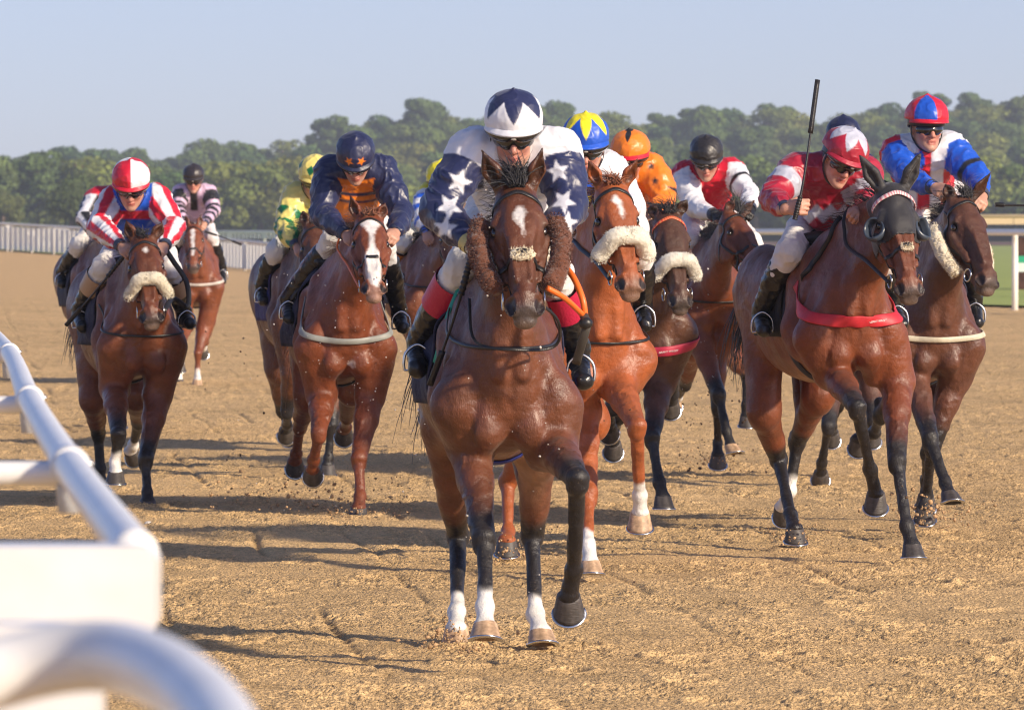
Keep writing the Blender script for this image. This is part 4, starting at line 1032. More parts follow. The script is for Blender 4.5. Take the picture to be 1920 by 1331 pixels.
# brown hurdle track strips and pale strips in the infield
m_br = mat('dirt_strip', (.16, .075, .045), .9, var=.2, vscale=.3); m_ps = mat('pale_strip', (.50, .38, .22), .9, var=.15, vscale=.2)
def strip(name, pa, pb, w0, z, m):
    (x0, y0), (x1, y1) = pa, pb; return tag(mk(name, [(x0, y0, z), (x1, y1, z), (x1, y1 + w0, z), (x0, y0 + w0, z)], [(0, 1, 2, 3)], m, None, None, False), kind='structure')
# far hill covered in wood
RX = [-1300, -600, -200, 0, 100, 150, 200, 300, 400, 500, 620, 700, 760, 880, 1000, 1050, 1100, 1200, 1400, 1500, 1600, 1700, 1760, 1800, 1920, 2150]
RY = [400, 345, 318, 306, 290, 283, 290, 282, 284, 266, 250, 232, 214, 209, 206, 199, 212, 210, 212, 205, 213, 192, 184, 196, 194, 205]
Y_A, Y_B = 800.0, 1250.0
def hill_z(px, t):
    top = np.interp(px, RX, RY); lev = np.interp(t, [0, .12, 1], [0.0, .24, 1.0])
    Y = Y_A + (Y_B - Y_A) * t; zt = H0 + (HOR - (HOR - (HOR - top) * lev)) * Y / F
    return np.maximum(zt - 8.5 * np.interp(t, [0, .15, 1], [0, 1, 1]), -.1)
hv = []; nxh, nth = 90, 24
for j in range(nth + 1):
    t = j / nth
    for i in range(nxh):
        px = -1500 + 4800 * i / (nxh - 1); Y = Y_A + (Y_B - Y_A) * t; hv.append(((px - 960) * Y / F, Y, float(hill_z(px, t)) - .15 + (0 if t < 1 else 0)))
for i in range(nxh): x_, y_, z_ = hv[nth * nxh + i]; hv.append((x_ * 1.3, y_ + 500, z_ - 6))
hf = [(j * nxh + i, j * nxh + i + 1, (j + 1) * nxh + i + 1, (j + 1) * nxh + i) for j in range(nth + 1) for i in range(nxh - 1)]
m_hill = mat('woodland_floor', (.035, .055, .02), .95, var=.3, vscale=.05)
tag(mk('hill', hv, hf, m_hill), kind='structure')
# ------------------------------------------------------------------ trees
m_leaf = bpy.data.materials.new('foliage'); m_leaf.use_nodes = True; n = m_leaf.node_tree; L = n.links; b = n.nodes['Principled BSDF']
b.inputs['Roughness'].default_value = .75; at = n.nodes.new('ShaderNodeAttribute'); at.attribute_name = 'Col'
oi = n.nodes.new('ShaderNodeObjectInfo'); rp = n.nodes.new('ShaderNodeValToRGB')
for pos, c_ in ((0, (.8, 1.0, .75, 1)), (.35, (1.2, 1.25, .8, 1)), (.7, (1.35, 1.35, .85, 1)), (1, (1.55, 1.4, .9, 1))):
    if pos in (0, 1): e_ = rp.color_ramp.elements[0 if pos == 0 else -1]; e_.position = pos
    else: e_ = rp.color_ramp.elements.new(pos)
    e_.color = c_
L.new(oi.outputs['Random'], rp.inputs[0]); mx = n.nodes.new('ShaderNodeMix'); mx.data_type = 'RGBA'; mx.blend_type = 'MULTIPLY'; mx.inputs[0].default_value = 1
L.new(at.outputs['Color'], mx.inputs[6]); L.new(rp.outputs[0], mx.inputs[7]); L.new(mx.outputs[2], b.inputs['Base Color'])
tr = n.nodes.new('ShaderNodeBsdfTranslucent'); L.new(mx.outputs[2], tr.inputs[0]); ms = n.nodes.new('ShaderNodeMixShader'); ms.inputs[0].default_value = .25
L.new(b.outputs[0], ms.inputs[1]); L.new(tr.outputs[0], ms.inputs[2]); L.new(ms.outputs[0], n.nodes['Material Output'].inputs[0])
m_bark = mat('bark', (.12, .085, .055), .9, var=.3, vscale=3)
def tree_mesh(seed, hgt, rad, nleaf, lsz, basez=.18, col=(.075, .105, .030)):
    rg = np.random.RandomState(seed); blobs = []
    for k in range(15):
        a_ = rg.uniform(0, 6.28); t = rg.uniform(0, 1); rr = rad * (1 - .55 * t) * rg.uniform(.25, .85)
        blobs.append((V(math.cos(a_) * rr, math.sin(a_) * rr, hgt * (basez + .12 + .62 * t)), rad * rg.uniform(.30, .52) * (1 - .25 * t)))
    ps = []; ns = []; cs = []
    for k in range(nleaf):
        c_, r_ = blobs[rg.randint(len(blobs))]; d = nrm(rg.normal(0, 1, 3)); d[2] = d[2] * .9 + .1
        ps.append(c_ + d * r_ * rg.uniform(.72, 1.05) * V(1, 1, .8)); ns.append(nrm(d + rg.normal(0, .45, 3))); cs.append(np.array(col) * rg.uniform(.65, 1.45) * (1 + .12 * math.sin(c_[0] * 3)))
    ps, ns, cs = map(np.array, (ps, ns, cs)); a = nrm_rows(np.cross(ns, rg.normal(0, 1, ns.shape))); b_ = np.cross(ns, a); s_ = rg.uniform(.6, 1.3, (len(ps), 1)) * lsz
    v = np.stack([ps - a * s_, ps - b_ * s_ * .8, ps + a * s_, ps + b_ * s_ * .8], 1).reshape(-1, 3)
    q = np.arange(len(v)).reshape(-1, 4)
    mb = MB(); h0 = hgt * .55; tv, tf = tube([V(0, 0, -.8), V(.05, 0, h0 * .4), V(0, .1, h0), V(.1, 0, hgt * .8)], [rad * .085, rad * .06, rad * .045, .02], 8); mb.add(tv, tf)
    for c_, r_ in blobs[:8]:
        st = V(0, 0, h0 * rg.uniform(.4, .9)); tv, tf = tube(spline([st, (st + c_) / 2 + V(0, 0, -.3), c_], 6), np.linspace(rad * .035, .02, 6), 5); mb.add(tv, tf)
    return (v, q, np.repeat(cs, 4, 0)), mb
protos = []
def tree_obj(name, data, loc):
    (v, q, c), mb = data; r_ = empty(name, tuple(loc))
    cr_ = mk('crown', v + np.array(loc), q, m_leaf, r_, c, False); tk = mk('trunk', np.vstack(mb.v) + np.array(loc), mb.f, m_bark, r_); return r_, cr_, tk
KINDS_ = [(1, 9.5, 4.6, 4200, .26, .1, (.098, .152, .042)), (2, 8.5, 4.9, 4200, .26, .08, (.125, .168, .042)), (3, 11, 4.3, 4200, .26, .12, (.085, .130, .050)), (4, 9, 5.3, 4500, .27, .06, (.145, .168, .045)), (5, 10, 4.6, 4200, .25, .1, (.110, .150, .042))]
tdata = [tree_mesh(*k) for k in KINDS_]
rg = np.random.RandomState(77); made = {}
def put_tree(kind, loc, sc_, label, group, rot=None):
    if kind not in made:
        made[kind] = tree_obj('woodland_tree', tdata[kind], (0, 0, 0)); r_ = made[kind][0]
    else:
        r0, c0, k0 = made[kind]; r_ = r0.copy(); COL.objects.link(r_)
        for ch in (c0, k0): d_ = ch.copy(); COL.objects.link(d_); d_.parent = r_
    r_.location = loc; r_.scale = (sc_ * 1.35, sc_ * 1.35, sc_ * rg.uniform(.9, 1.12)); r_.rotation_euler = (0, 0, rg.uniform(0, 6.28)); tag(r_, label, 'tree', group); return r_
ntr = 0; rows = [0.02, .11, .23, .37, .52, .68, .84, .965, 1.0]
for j, t in enumerate(rows):
    Y = Y_A + (Y_B - Y_A) * t; step = (84, 96, 100, 100, 100, 90, 58, 54, 54)[j]; px = (-700 if j in (0, 3, 7) else -60) + (j % 2) * 38
    while px < (2500 if j in (0, 3, 7) else 1990) and ntr < 292:
        pxx = px + rg.uniform(-16, 16); tt = min(1, max(0, t + rg.uniform(-.04, .04) * (j not in (0, 8)))); Yt = Y_A + (Y_B - Y_A) * tt
        put_tree(rg.randint(5), ((pxx - 960) * Yt / F, Yt, float(hill_z(pxx, tt)) - .4), rg.uniform(.85, 1.18) * (1.0 if j < 8 else .92), 'rounded green tree in the wooded hill behind the racecourse', 'trees on the wooded hill'); ntr += 1; px += step if -60 <= px <= 1990 else 115
# taller single trees that stand out on the ridge, and the big bushy one at the left
for (px, sc_, k_, lab) in ((1052, .95, 0, 'single tree poking above the ridge just right of the leading jockey'), (1752, .95, 2, 'tall tree on the ridge behind the blue and red cap'), (1850, .9, 1, 'broad tree topping the ridge at the far right'), (800, .95, 3, 'broad flat topped tree on the ridge left of the leading jockey')):
    o_ = put_tree(k_, ((px - 960) * Y_B / F, Y_B + 3, float(hill_z(px, 1.0)) + .9), sc_, lab, None)
big = tree_mesh(11, 8.2, 4.8, 12000, .13, .02, (.085, .110, .040)); r_, _, _ = tree_obj('broadleaf_tree', big, ((135 - 960) * 620 / F, 620., -.2)); tag(r_, 'large bushy tree with visible limbs behind the white rails at the left', 'tree')
big2 = tree_mesh(12, 6.5, 3.8, 8000, .13, .0, (.10, .12, .045)); r_, _, _ = tree_obj('broadleaf_tree', big2, ((5 - 960) * 700 / F, 700., -.2)); tag(r_, 'smaller rounded tree at the left edge behind the white rails', 'tree')
# ------------------------------------------------------------------ distant rails
def rail_line(name, pts, hgt, m, label, post_every=3.0, r=.045, slats=None, two=False, group=None):
    root = empty(name, (pts[0][0], pts[0][1], 0)); tag(root, label, 'railing', group)
    zb_ = np.array([p[2] if len(p) > 2 else 0 for p in pts]); pts = np.array([(p[0], p[1], hgt) for p in pts]); seg = np.linalg.norm(np.diff(pts, axis=0), axis=1); Lt = seg.sum(); cum = np.r_[0, np.cumsum(seg)]
    def at_(s_): i = min(np.searchsorted(cum, s_, 'right') - 1, len(seg) - 1); t = (s_ - cum[i]) / seg[i]; return pts[i] * (1 - t) + pts[i + 1] * t
    tv, tf = tube(pts, r, 8); mk('top_rail', tv, tf, m, root)
    if two: tv, tf = tube(pts - V(0, 0, .45), r * .8, 8); mk('lower_rail', tv, tf, m, root)
    k = 0; s_ = .01; protoo = None
    while s_ < Lt and k < 90:
        p = at_(s_); tv, tf = tube([p * V(1, 1, 0) + V(0, 0, -.2), p * V(1, 1, 0) + V(0, 0, hgt * .8), p], r * .85, 8); mk('post', tv, tf, m, root); s_ += post_every; k += 1
    if slats:
        w_, gap, zt, zb = slats; mb = MB(); s_ = 0
        while s_ < Lt - w_:
            a, b2 = at_(s_), at_(s_ + w_); d = nrm(b2 - a); nn = V(-d[1], d[0], 0) * .012
            mb.add([a * V(1, 1, 0) + V(0, 0, zb) - nn, b2 * V(1, 1, 0) + V(0, 0, zb) - nn, b2 * V(1, 1, 0) + V(0, 0, zt) - nn, a * V(1, 1, 0) + V(0, 0, zt) - nn,
                    a * V(1, 1, 0) + V(0, 0, zb) + nn, b2 * V(1, 1, 0) + V(0, 0, zb) + nn, b2 * V(1, 1, 0) + V(0, 0, zt) + nn, a * V(1, 1, 0) + V(0, 0, zt) + nn],
                   [(0, 1, 2, 3), (7, 6, 5, 4), (0, 4, 5, 1), (3, 2, 6, 7), (0, 3, 7, 4), (1, 5, 6, 2)]); s_ += w_ + gap
        mk('slat_panel', np.vstack(mb.v), mb.f, m, root, None, False)
    if zb_.any():                                           # follow the banked ground
        for ch in root.children:
            n_ = len(ch.data.vertices); c_ = np.empty(n_ * 3, np.float32); ch.data.vertices.foreach_get('co', c_); c_ = c_.reshape(-1, 3)
            yy = c_[:, 0] + root['_o'][0]; o_ = np.argsort(pts[:, 0]); c_[:, 2] += np.interp(yy, pts[o_, 0], zb_[o_]); ch.data.vertices.foreach_set('co', c_.ravel()); ch.data.update()
    return root
m_rail = mat('rail_far_plastic', (.90, .88, .80), .45)
fp = [P(-150, 462, 252), P(0, 471, 248), P(130, 479, 244), P(260, 489, 239), P(400, 502, 232), P(545, 518, 224), P(640, 531, 212)]
gp = [(p[0], p[1], max(p[2], 0)) for p in fp]
rail_line('running_rail', gp, 1.02, m_rail, 'white slatted rail curving along the far side of the sand at the left', 3.0, .05, (.29, .075, .93, .08))
bk = []
for t in (0, .5, 1): bk += [(p[0] * (1 - t) + (p[0] * 150 / p[1]) * t, p[1] * (1 - t) + 150 * t, (max(p[2], .02)) * (1 - t) ** 1.0 - .03 * t) for p in fp]
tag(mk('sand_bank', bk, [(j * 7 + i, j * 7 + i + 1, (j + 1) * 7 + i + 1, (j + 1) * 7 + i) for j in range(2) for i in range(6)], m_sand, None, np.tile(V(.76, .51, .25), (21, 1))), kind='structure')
gp = [G(-150, 450.5), G(200, 452), G(560, 454), G(900, 455)]
rail_line('running_rail', gp, 1.15, m_rail, 'long pale rail furthest away across the turf, below the dark trees', 12.0, .16, (.9, .45, 1.0, .35))
# right hand rail with a thick tube and round shouldered posts
rr = [G(2320, 597), G(1915, 583), G(1815, 577.5), G(1500, 566), G(1000, 547), G(700, 533)]
root = empty('running_rail', (rr[0][0], rr[0][1], 0)); tag(root, 'white rail with round shouldered posts at the right edge, nearer than the other rails', 'railing')
HR_ = 1.50; p3 = np.array([(x, y, HR_) for x, y in rr]); tv, tf = tube(p3 + V(0, -.12, .02), .062, 12); mk('top_rail', tv, tf, m_rail, root)
for i, (px, py) in enumerate(((1903, 582), (1812, 577.5), (1722, 574), (1560, 568), (1400, 562), (1240, 556), (1080, 550), (930, 543.5), (760, 536))):
    x, y = G(px, py); x += .0; tv, tf = tube([V(x, y, -.3), V(x, y, .8), V(x, y, HR_ - .22), V(x, y - .03, HR_ - .09), V(x, y - .1, HR_ - .02)], [.062, .062, .058, .055, .05], 12); mk('post', tv, tf, m_rail, root)
# second rail, brown strip and banner behind it
strip('dirt_path', (-60, 590), (60, 590), 150, .080, m_br)
rail_line('running_rail', [(10, 210), (26, 214), (50, 220)], 1.98, mat('tan_rail', (.52, .40, .24), .7), 'low tan boarded barrier behind the white rail at the right edge', 4, .06, (1.2, .02, 1.97, 1.72))
# hurdle: brown brush fence
hb_ = MB(); rgx = np.random.RandomState(5)
vv, ff = box(V(18.5, 168, .68), 11.5, .5, 1.38); hb_.add(vv, ff, (.1, .04, .025)); ho_ = mk('brush_hurdle', np.vstack(hb_.v), hb_.f, mat('brush', (.10, .045, .03), .95, bump=[((60, 60, 4), .05, 2)], var=.4, vscale=4), None, None, False, origin=V(18.5, 168, 0)); tag(ho_, 'dark brown brush fence behind the white rail at the right edge', 'fence')
# advertising banner, green and white
bx, by = 13.9, 150.0
bn = empty('advertising_banner', (bx, by, 0)); tag(bn, 'low green and white advertising board on the turf at the right edge', 'banner')
vv, ff = box(V(bx, by, .72), 5.2, .05, .20); mk('panel', vv, ff, mat('banner_white', (.70, .80, .74), .5), bn, None, False)
vv, ff = box(V(bx, by, .90), 5.2, .055, .15); mk('panel', vv, ff, mat('banner_green', (.02, .38, .20), .5), bn, None, False)
for dx in (-2.2, 0, 2.2): vv, ff = box(V(bx + dx, by + .07, .40), .06, .06, 1.0); mk('leg', vv, ff, m_rail, bn, None, False)
# white marker discs and distant huts
def disc_post(px, py, Y, r_, label):
    x = (px - 960) * Y / F; z = H0 + (HOR - py) * Y / F; o_ = empty('marker_post', (x, Y, 0)); tag(o_, label, 'marker post')
    tv, tf = tube([V(x, Y, -.3), V(x, Y, z)], .05, 8); mk('post', tv, tf, m_rail, o_); a_ = np.linspace(0, 2 * math.pi, 28, endpoint=False)
    v1 = [V(x + r_ * math.cos(t), Y - .06, z + r_ * math.sin(t)) for t in a_]; v2 = [p + V(0, .05, 0) for p in v1]; k = 28
    mk('disc', v1 + v2, [tuple(range(k)), tuple(range(2 * k - 1, k - 1, -1))] + [(i, k + i, k + (i + 1) % k, (i + 1) % k) for i in range(k)], m_rail, o_, None, False)
disc_post(60, 438, 420, .23, 'white disc on a post left of the striped jockey, the larger right hand one')
disc_post(14, 428, 440, .20, 'white disc on a post at the left edge, above the rails')
def hut(px, py, Y, w_, h_, label, roofc):
    x = (px - 960) * Y / F; o_ = empty('hut', (x, Y, 0)); tag(o_, label, 'building'); zb = 0
    vv, ff = box(V(x, Y, h_ / 2), w_, 3.0, h_); mk('wall', vv, ff, mat('hutwall', (.70, .68, .62), .7), o_, None, False)
    vv = [V(x - w_ / 2 - .15, Y - 1.7, h_), V(x + w_ / 2 + .15, Y - 1.7, h_), V(x + w_ / 2 + .15, Y + 1.7, h_), V(x - w_ / 2 - .15, Y + 1.7, h_), V(x - w_ / 2, Y, h_ + .35), V(x + w_ / 2, Y, h_ + .35)]
    mk('roof', vv, [(0, 1, 5, 4), (2, 3, 4, 5), (0, 4, 3), (1, 2, 5), (0, 3, 2, 1)], mat('hutroof%.2f' % roofc[0], roofc, .8), o_, None, False)
    for k in range(3): vv, ff = box(V(x - w_ * .3 + w_ * .3 * k, Y - 1.52, h_ * .6), w_ * .14, .06, h_ * .35); mk('window', vv, ff, mat('hutwin', (.12, .13, .14), .3), o_, None, False)
hut(99, 445, 560, 2.5, 1.25, 'long low white hut beyond the rails beside the bushy tree', (.62, .60, .55))
x = (157 - 960) * 900 / F
o_ = empty('house', (x, 900, 8.0)); tag(o_, 'house with a red tiled roof half hidden in the trees above the striped jockey', 'building')
vv, ff = box(V(x, 900, 9.0), 3.4, 3, 1.4); mk('wall', vv, ff, mat('brickwall', (.35, .2, .15), .8), o_, None, False)
mk('roof', [V(x - 2, 898, 9.6), V(x + 2, 898, 9.6), V(x + 2, 902, 9.6), V(x - 2, 902, 9.6), V(x - 1.2, 900, 10.7), V(x + 1.2, 900, 10.7)], [(0, 1, 5, 4), (2, 3, 4, 5), (0, 4, 3), (1, 2, 5), (0, 3, 2, 1)], mat('redroof', (.38, .10, .07), .8), o_, None, False)
# ------------------------------------------------------------------ near white running rail
nr = empty('running_rail', (-1.4, 12, 0)); tag(nr, 'white plastic running rail with bracket arms close to the camera at the lower left', 'railing')
RZ = 1.2; rline = [P(-140, 570, 0)] ; RP = lambda px, py: P(px, py, (H0 - RZ) * F / (py - HOR))
main = [RP(-75, 562), RP(-40, 600), RP(17, 662), RP(55, 748), RP(130, 872), RP(225, 1000), P(256, 1036, 8.32)]
tv, tf = tube(spline(main, 40), .028, 20); mk('top_rail', tv, tf, M_PLASTIC, nr)
for i, q_ in enumerate(main[2:6]):
    if i == 3: continue
    d = nrm(main[-1] - main[-2]); tv, tf = tube([q_ - d * .07, q_ - d * .068, q_ + d * .068, q_ + d * .07], [.029, .0335, .0335, .029], 20); js_ = mk('joint_sleeve', tv, tf, M_PLASTIC, nr)
    for o1 in (-.045, .045): vv, ff = ellips(q_ + d * o1 + V(.0335, 0, .004), (.006, .007, .007), None, 8, 6); mk('bolt', vv, ff, M_STEEL, js_)
    # gooseneck arm: out to the left, down into the ground
    if i < 3:
        rr_ = .021; arm = [q_ + V(.0, 0, -.012), q_ + V(-.06, .0, -.014), q_ + V(-.75, .0, -.02), q_ + V(-.98, 0, -.08), q_ + V(-1.08, 0, -.3), q_ + V(-1.08, 0, -1.35)]
        tv, tf = tube(spline(arm, 26), rr_, 14); mk('bracket_arm', tv, tf, M_PLASTIC, nr)
        tv, tf = tube([q_ + V(0, 0, .0), q_ + V(0, 0, -.08)], [.024, .020], 12); mk('clamp', tv, tf, mat('clamp_grey', (.5, .52, .55), .4), nr)
# rounded board shielding the end bracket, nearest arm and curved end tube
def rbox(x0, x1, z0, z1, y0, y1, r, name, m, par):
    pr = []
    for (cx_, cz_, a0) in ((x1 - r, z1 - r, 0), (x0 + r, z1 - r, 90), (x0 + r, z0 + r, 180), (x1 - r, z0 + r, 270)):
        for k in range(7): a_ = R(a0 + 15 * k); pr.append((cx_ + r * math.cos(a_), cz_ + r * math.sin(a_)))
    k = len(pr); vv = [V(x, y0, z) for x, z in pr] + [V(x, y1, z) for x, z in pr]
    return mk(name, vv, [tuple(range(k)), tuple(range(2 * k - 1, k - 1, -1))] + [(i, k + i, k + (i + 1) % k, (i + 1) % k) for i in range(k)], m, par, None, False)
a = P(-300, 1020, 8.3); b_ = P(298, 1190, 8.3); rbox(a[0], b_[0], b_[2], a[2], 8.22, 8.36, .022, 'bracket_arm', M_PLASTIC, nr)
Yn = 5.6; arc = [P(-330, 1345, Yn), P(-100, 1290, Yn), P(90, 1238, Yn), P(220, 1232, Yn - .05), P(320, 1270, Yn - .2), P(400, 1345, Yn - .45), P(450, 1450, Yn - .8), P(500, 1650, Yn - 1.2)]
tv, tf = tube(spline(arc, 40), .030, 20); mk('end_curve', tv, tf, M_PLASTIC, nr)
a = P(-300, 1170, 6.4); b_ = P(190, 1700, 6.4); rbox(a[0], b_[0], b_[2], a[2], 6.38, 6.46, .04, 'bracket_arm', M_PLASTIC, nr)
# ------------------------------------------------------------------ the field: horses and riders
def whip(label, pts, Yc, dep, flap=True):
    a = [P(x, y, Yc + d) for (x, y), d in zip(pts, dep)]; sp = spline(a, 24); L_ = np.linspace(0, 1, 24)
    rad = np.where(L_ < .30, .0105, np.where(L_ < .74, .0062 - .002 * (L_ - .3), .0085)); o_ = empty('riding_whip', tuple(a[0])); tag(o_, label, 'whip', 'riding whips')
    tv, tf = tube(sp, rad, 10); mk('shaft', tv, tf, M_LEATHER, o_)
    hv_ = spline([sp[0], sp[3], sp[7]], 60); rr = .0122 + .0016 * np.sin(np.arange(60) * .9); tv, tf = tube(hv_, rr, 12); mk('grip', tv, tf, M_LEATHER, o_)
    tv, tf = tube(sp[17:], 0, 8, True, (.026, .012), [V(.3, -1, .1)] * 7); mk('flap', tv, tf, M_LEATHER, o_); return o_
zig = lambda ph: abs(((ph / (math.pi / 3)) % 1) * 2 - 1)
def cap_zig(top, low, lo, hi, shift=0): return lambda ph, t, sx, z: np.array(top if t < lo + (hi - lo) * zig(ph + shift) else low)
def cap_plain(c): return lambda ph, t, sx, z: np.array(c)
def wrap_pi(a): return (a + math.pi) % (2 * math.pi) - math.pi
def cap_stars(bg, st, cs, r):
    def f(ph, t, sx, z):
        x, y = wrap_pi(ph), t * 1.76
        for (cx, cy) in cs:
            if poly_in(np.array([x]), np.array([-y]), star(cx, -cy, r))[0]: return np.array(st)
        return np.array(bg)
    return f
ANG = lambda a, b: [a, b]
def stars_paint(c, X, lst, col, cond):
    for (x, y, r, rot) in lst: c[poly_in(X['x'], X['y'], star(x, y, r, rot)) & cond] = col
    return c

# ---- leading horse and rider
def paint1(X):
    c = base(X, NWHITE); sl = (X['arm'] > 0) & (X['t'] > .22 + .0 * X['x']); c[sl] = NAVY
    stars_paint(c, X, [(862, 341, 25, 20), (843, 388, 27, 40), (836, 428, 25, 5), (1046, 322, 23, 60), (1056, 378, 25, 30), (1062, 418, 23, 10)], NWHITE, X['front'] & sl); return c
h1 = horse(dict(label='leading bay horse with brown sheepskin cheek pieces, white forehead star and white feet', Yc=24.4, cx=957, yaw=5, dz=-.14, w=.98, coat='brown', tint=V(1.12, 1.05, 1.0), h=.0066,
    poll=(968, 340, -.15), muz=(986, 603), fyaw=2, earL=(903, 280, -.03), earR=(1018, 274, -.03),
    FL=[(882, 835, .22), (908, 1015, -.12), (910, 1138, -.32), (910, 1172, -.38), (20, 0)],
    FR=[(1040, 838, .14), (1082, 898, -.33), (1076, 1068, -.10), (1066, 1118, -.04), (-50, -4)],
    HL=[(830, 800, 1.1), (858, 1005, 1.55), (857, 1148, 1.22), (856, 1176, 1.12), (-25, 0)],
    HR=[(1008, 850, .95), (998, 1003, 1.22), (1004, 1152, 1.0), (1014, 1184, .92), (22, 8)],
    sock=dict(FL=.86, HL=.80, HR=.86), pale=['FL', 'HR', 'HL'], blaze=[[(-.022, .165), (-.006, .130), (.014, .135), (.022, .165), (.012, .195), (.012, .235), (.016, .275), (.004, .24), (-.010, .20)]],
    nmane=200, nfore=170, forelen=.13, foredir=(-.3, -.2, .9), seed=3, tail=(-.5, .8, -.2), taillen=.6, diamond=.85, wool=None, cheekwool=(V(.14, .050, .026), .038, .10, .44, .115), neckstrap=(1.30, 1.44, 100), cloth=(.012, .014, .045),
    girthcol=(.02, .03, .25)))
j1 = jockey(dict(label='jockey in white silks with navy sleeves and white stars on the leading horse', hroot=h1['bo'], hd=h1, Yc=24.4, head=(963, 252, .42, 21, 0, 0), h=.0062,
    shL=(882, 290, .50), shR=(1044, 285, .50), elL=(824, 392, .40), elR=(1070, 385, .40), wrL=(884, 462, .15), wrR=(1030, 455, .15),
    hipL=(925, 400, 1.05), hipR=(1005, 400, 1.05), knL=(872, 500, .48), knR=(1040, 515, .48), anL=(806, 640, .78), anR=(1084, 655, .74), toL=(782, 682, .62), toR=(1094, 705, .58),
    paint=paint1, cap=cap_zig(NAVY, NWHITE, .36, .80), brim=NWHITE, boottop=(.50, .012, .06), gloves=V(.6, .55, .45), cuff=(.6, .5, .2)))
whip('black riding whip with a teal loop hanging beside the navy starred jockey\'s boot', [(884, 480), (850, 600), (806, 722)], 24.4, (.1, .15, .25))
# orange rubber reins with a knotted leather end
bo = h1['bo']
tv, tf = tube(spline([P(1026, 540, 23.95), P(1060, 560, 24.0), P(1094, 592, 24.15)], 16), .0105, 10); mk('rein', tv, tf, mat('orange_rubber', (.80, .16, .02), .4), bo)
tv, tf = tube(spline([P(1052, 492, 24.3), P(1075, 520, 24.2), P(1092, 560, 24.15), P(1097, 592, 24.15)], 16), .012, 10); mk('rein', tv, tf, mat('orange_rubber'), bo)
tv, tf = tube(spline([P(1094, 590, 24.14), P(1100, 610, 24.1), P(1092, 640, 24.12), P(1080, 682, 24.2)], 16), 0, 8, True, (.032, .008), [V(0, -1, 0)] * 16); mk('rein', tv, tf, mat('grey_leather', (.06, .055, .05), .5), bo)
vv, ff = ellips(P(1098, 606, 24.08), (.026, .02, .022), None, 12, 8); mk('rein_knot', vv, ff, M_LEATHER, bo)
rein(h1, [(1000, 560, -.3), (1046, 600, -.2), (1040, 650, -.1), (960, 655, -.2), (890, 640, -.1), (880, 560, .0)], w=.012)
tv, tf = tube(spline([P(868, 520, 24.9), P(840, 590, 24.85), P(815, 680, 24.9)], 12), 0, 8, True, (.02, .006), [V(-1, -1, 0)] * 12); mk('stirrup_leather', tv, tf, mat('teal_web', (.02, .30, .22), .6), bo)

# ---- chestnut on the right shoulder of the leader
def paint2(X):
    c = base(X, BLUE); c[X['x'] > 1118] = NWHITE; m = (np.abs(X['y'] - 383) < 16); c[m & (X['x'] < 1110)] = YEL; return c
h2 = horse(dict(label='bright chestnut horse with thick white sheepskin noseband, just right of the leader', Yc=30.6, cx=1138, yaw=15, dz=-.09, w=.95, coat='chestnut', points=False, h=.008, mane=V(.22, .07, .025), mzcol=(.16, .09, .06),
    poll=(1149, 337, -.2), muz=(1190, 556), fyaw=13, earL=(1104, 300, -.03), earR=(1196, 297, -.03),
    FL=[(1092, 770, .2), (1102, 930, -.1), (1103, 1022, -.3), (1107, 1054, -.36), (14, 5)],
    FR=[(1158, 722, .1), (1194, 800, -.33), (1199, 928, -.10), (1200, 962, -.06), (-22, 0)],
    HL=[(1010, 800, 1.2), (952, 900, 1.5), (953, 995, 1.35), (950, 1012, 1.25), (-15, 0)],
    HR=[(1110, 790, 1.2), (1080, 860, 1.6), (1090, 950, 1.9), (1090, 990, 1.95), (-60, 0)],
    sock=dict(FR=.80, FL=.97), pale=['FL', 'FR'], blaze=[[(-.030, .125), (-.006, .095), (.018, .125), (.012, .15), (.016, .20), (.006, .235), (-.002, .19), (-.012, .15)]],
    nfore=80, foredir=(-.1, -.2, .5), forelen=.07, tail=(-.3, 1, .1), wool=(V(.80, .76, .64), .040, .345), neckstrap=(1.16, 1.36, 100), seed=5, taillen=.5))
j2 = jockey(dict(label='jockey with a yellow and blue cap half hidden behind the starred jockey', hroot=h2['bo'], hd=h2, Yc=30.6, head=(1098, 278, .40, 20, 0, 0), h=.009,
    shL=(1055, 325, .5), shR=(1142, 322, .5), elL=(1040, 395, .4), elR=(1175, 375, .5), wrL=(1085, 420, .2), wrR=(1180, 400, .2), hipL=(1100, 390, 1.1), hipR=(1165, 390, 1.1), knL=(1070, 470, .5), knR=(1200, 470, .55),
    anL=(1060, 570, .8), anR=(1205, 570, .85), toL=(1052, 610, .7), toR=(1210, 600, .7), paint=paint2, cap=cap_zig(YEL, BLUE, .22, .80), brim=BLUE))
rein(h2, [(1100, 470, .0), (1070, 448, .2)], first_at_bit=-1, w=.02)

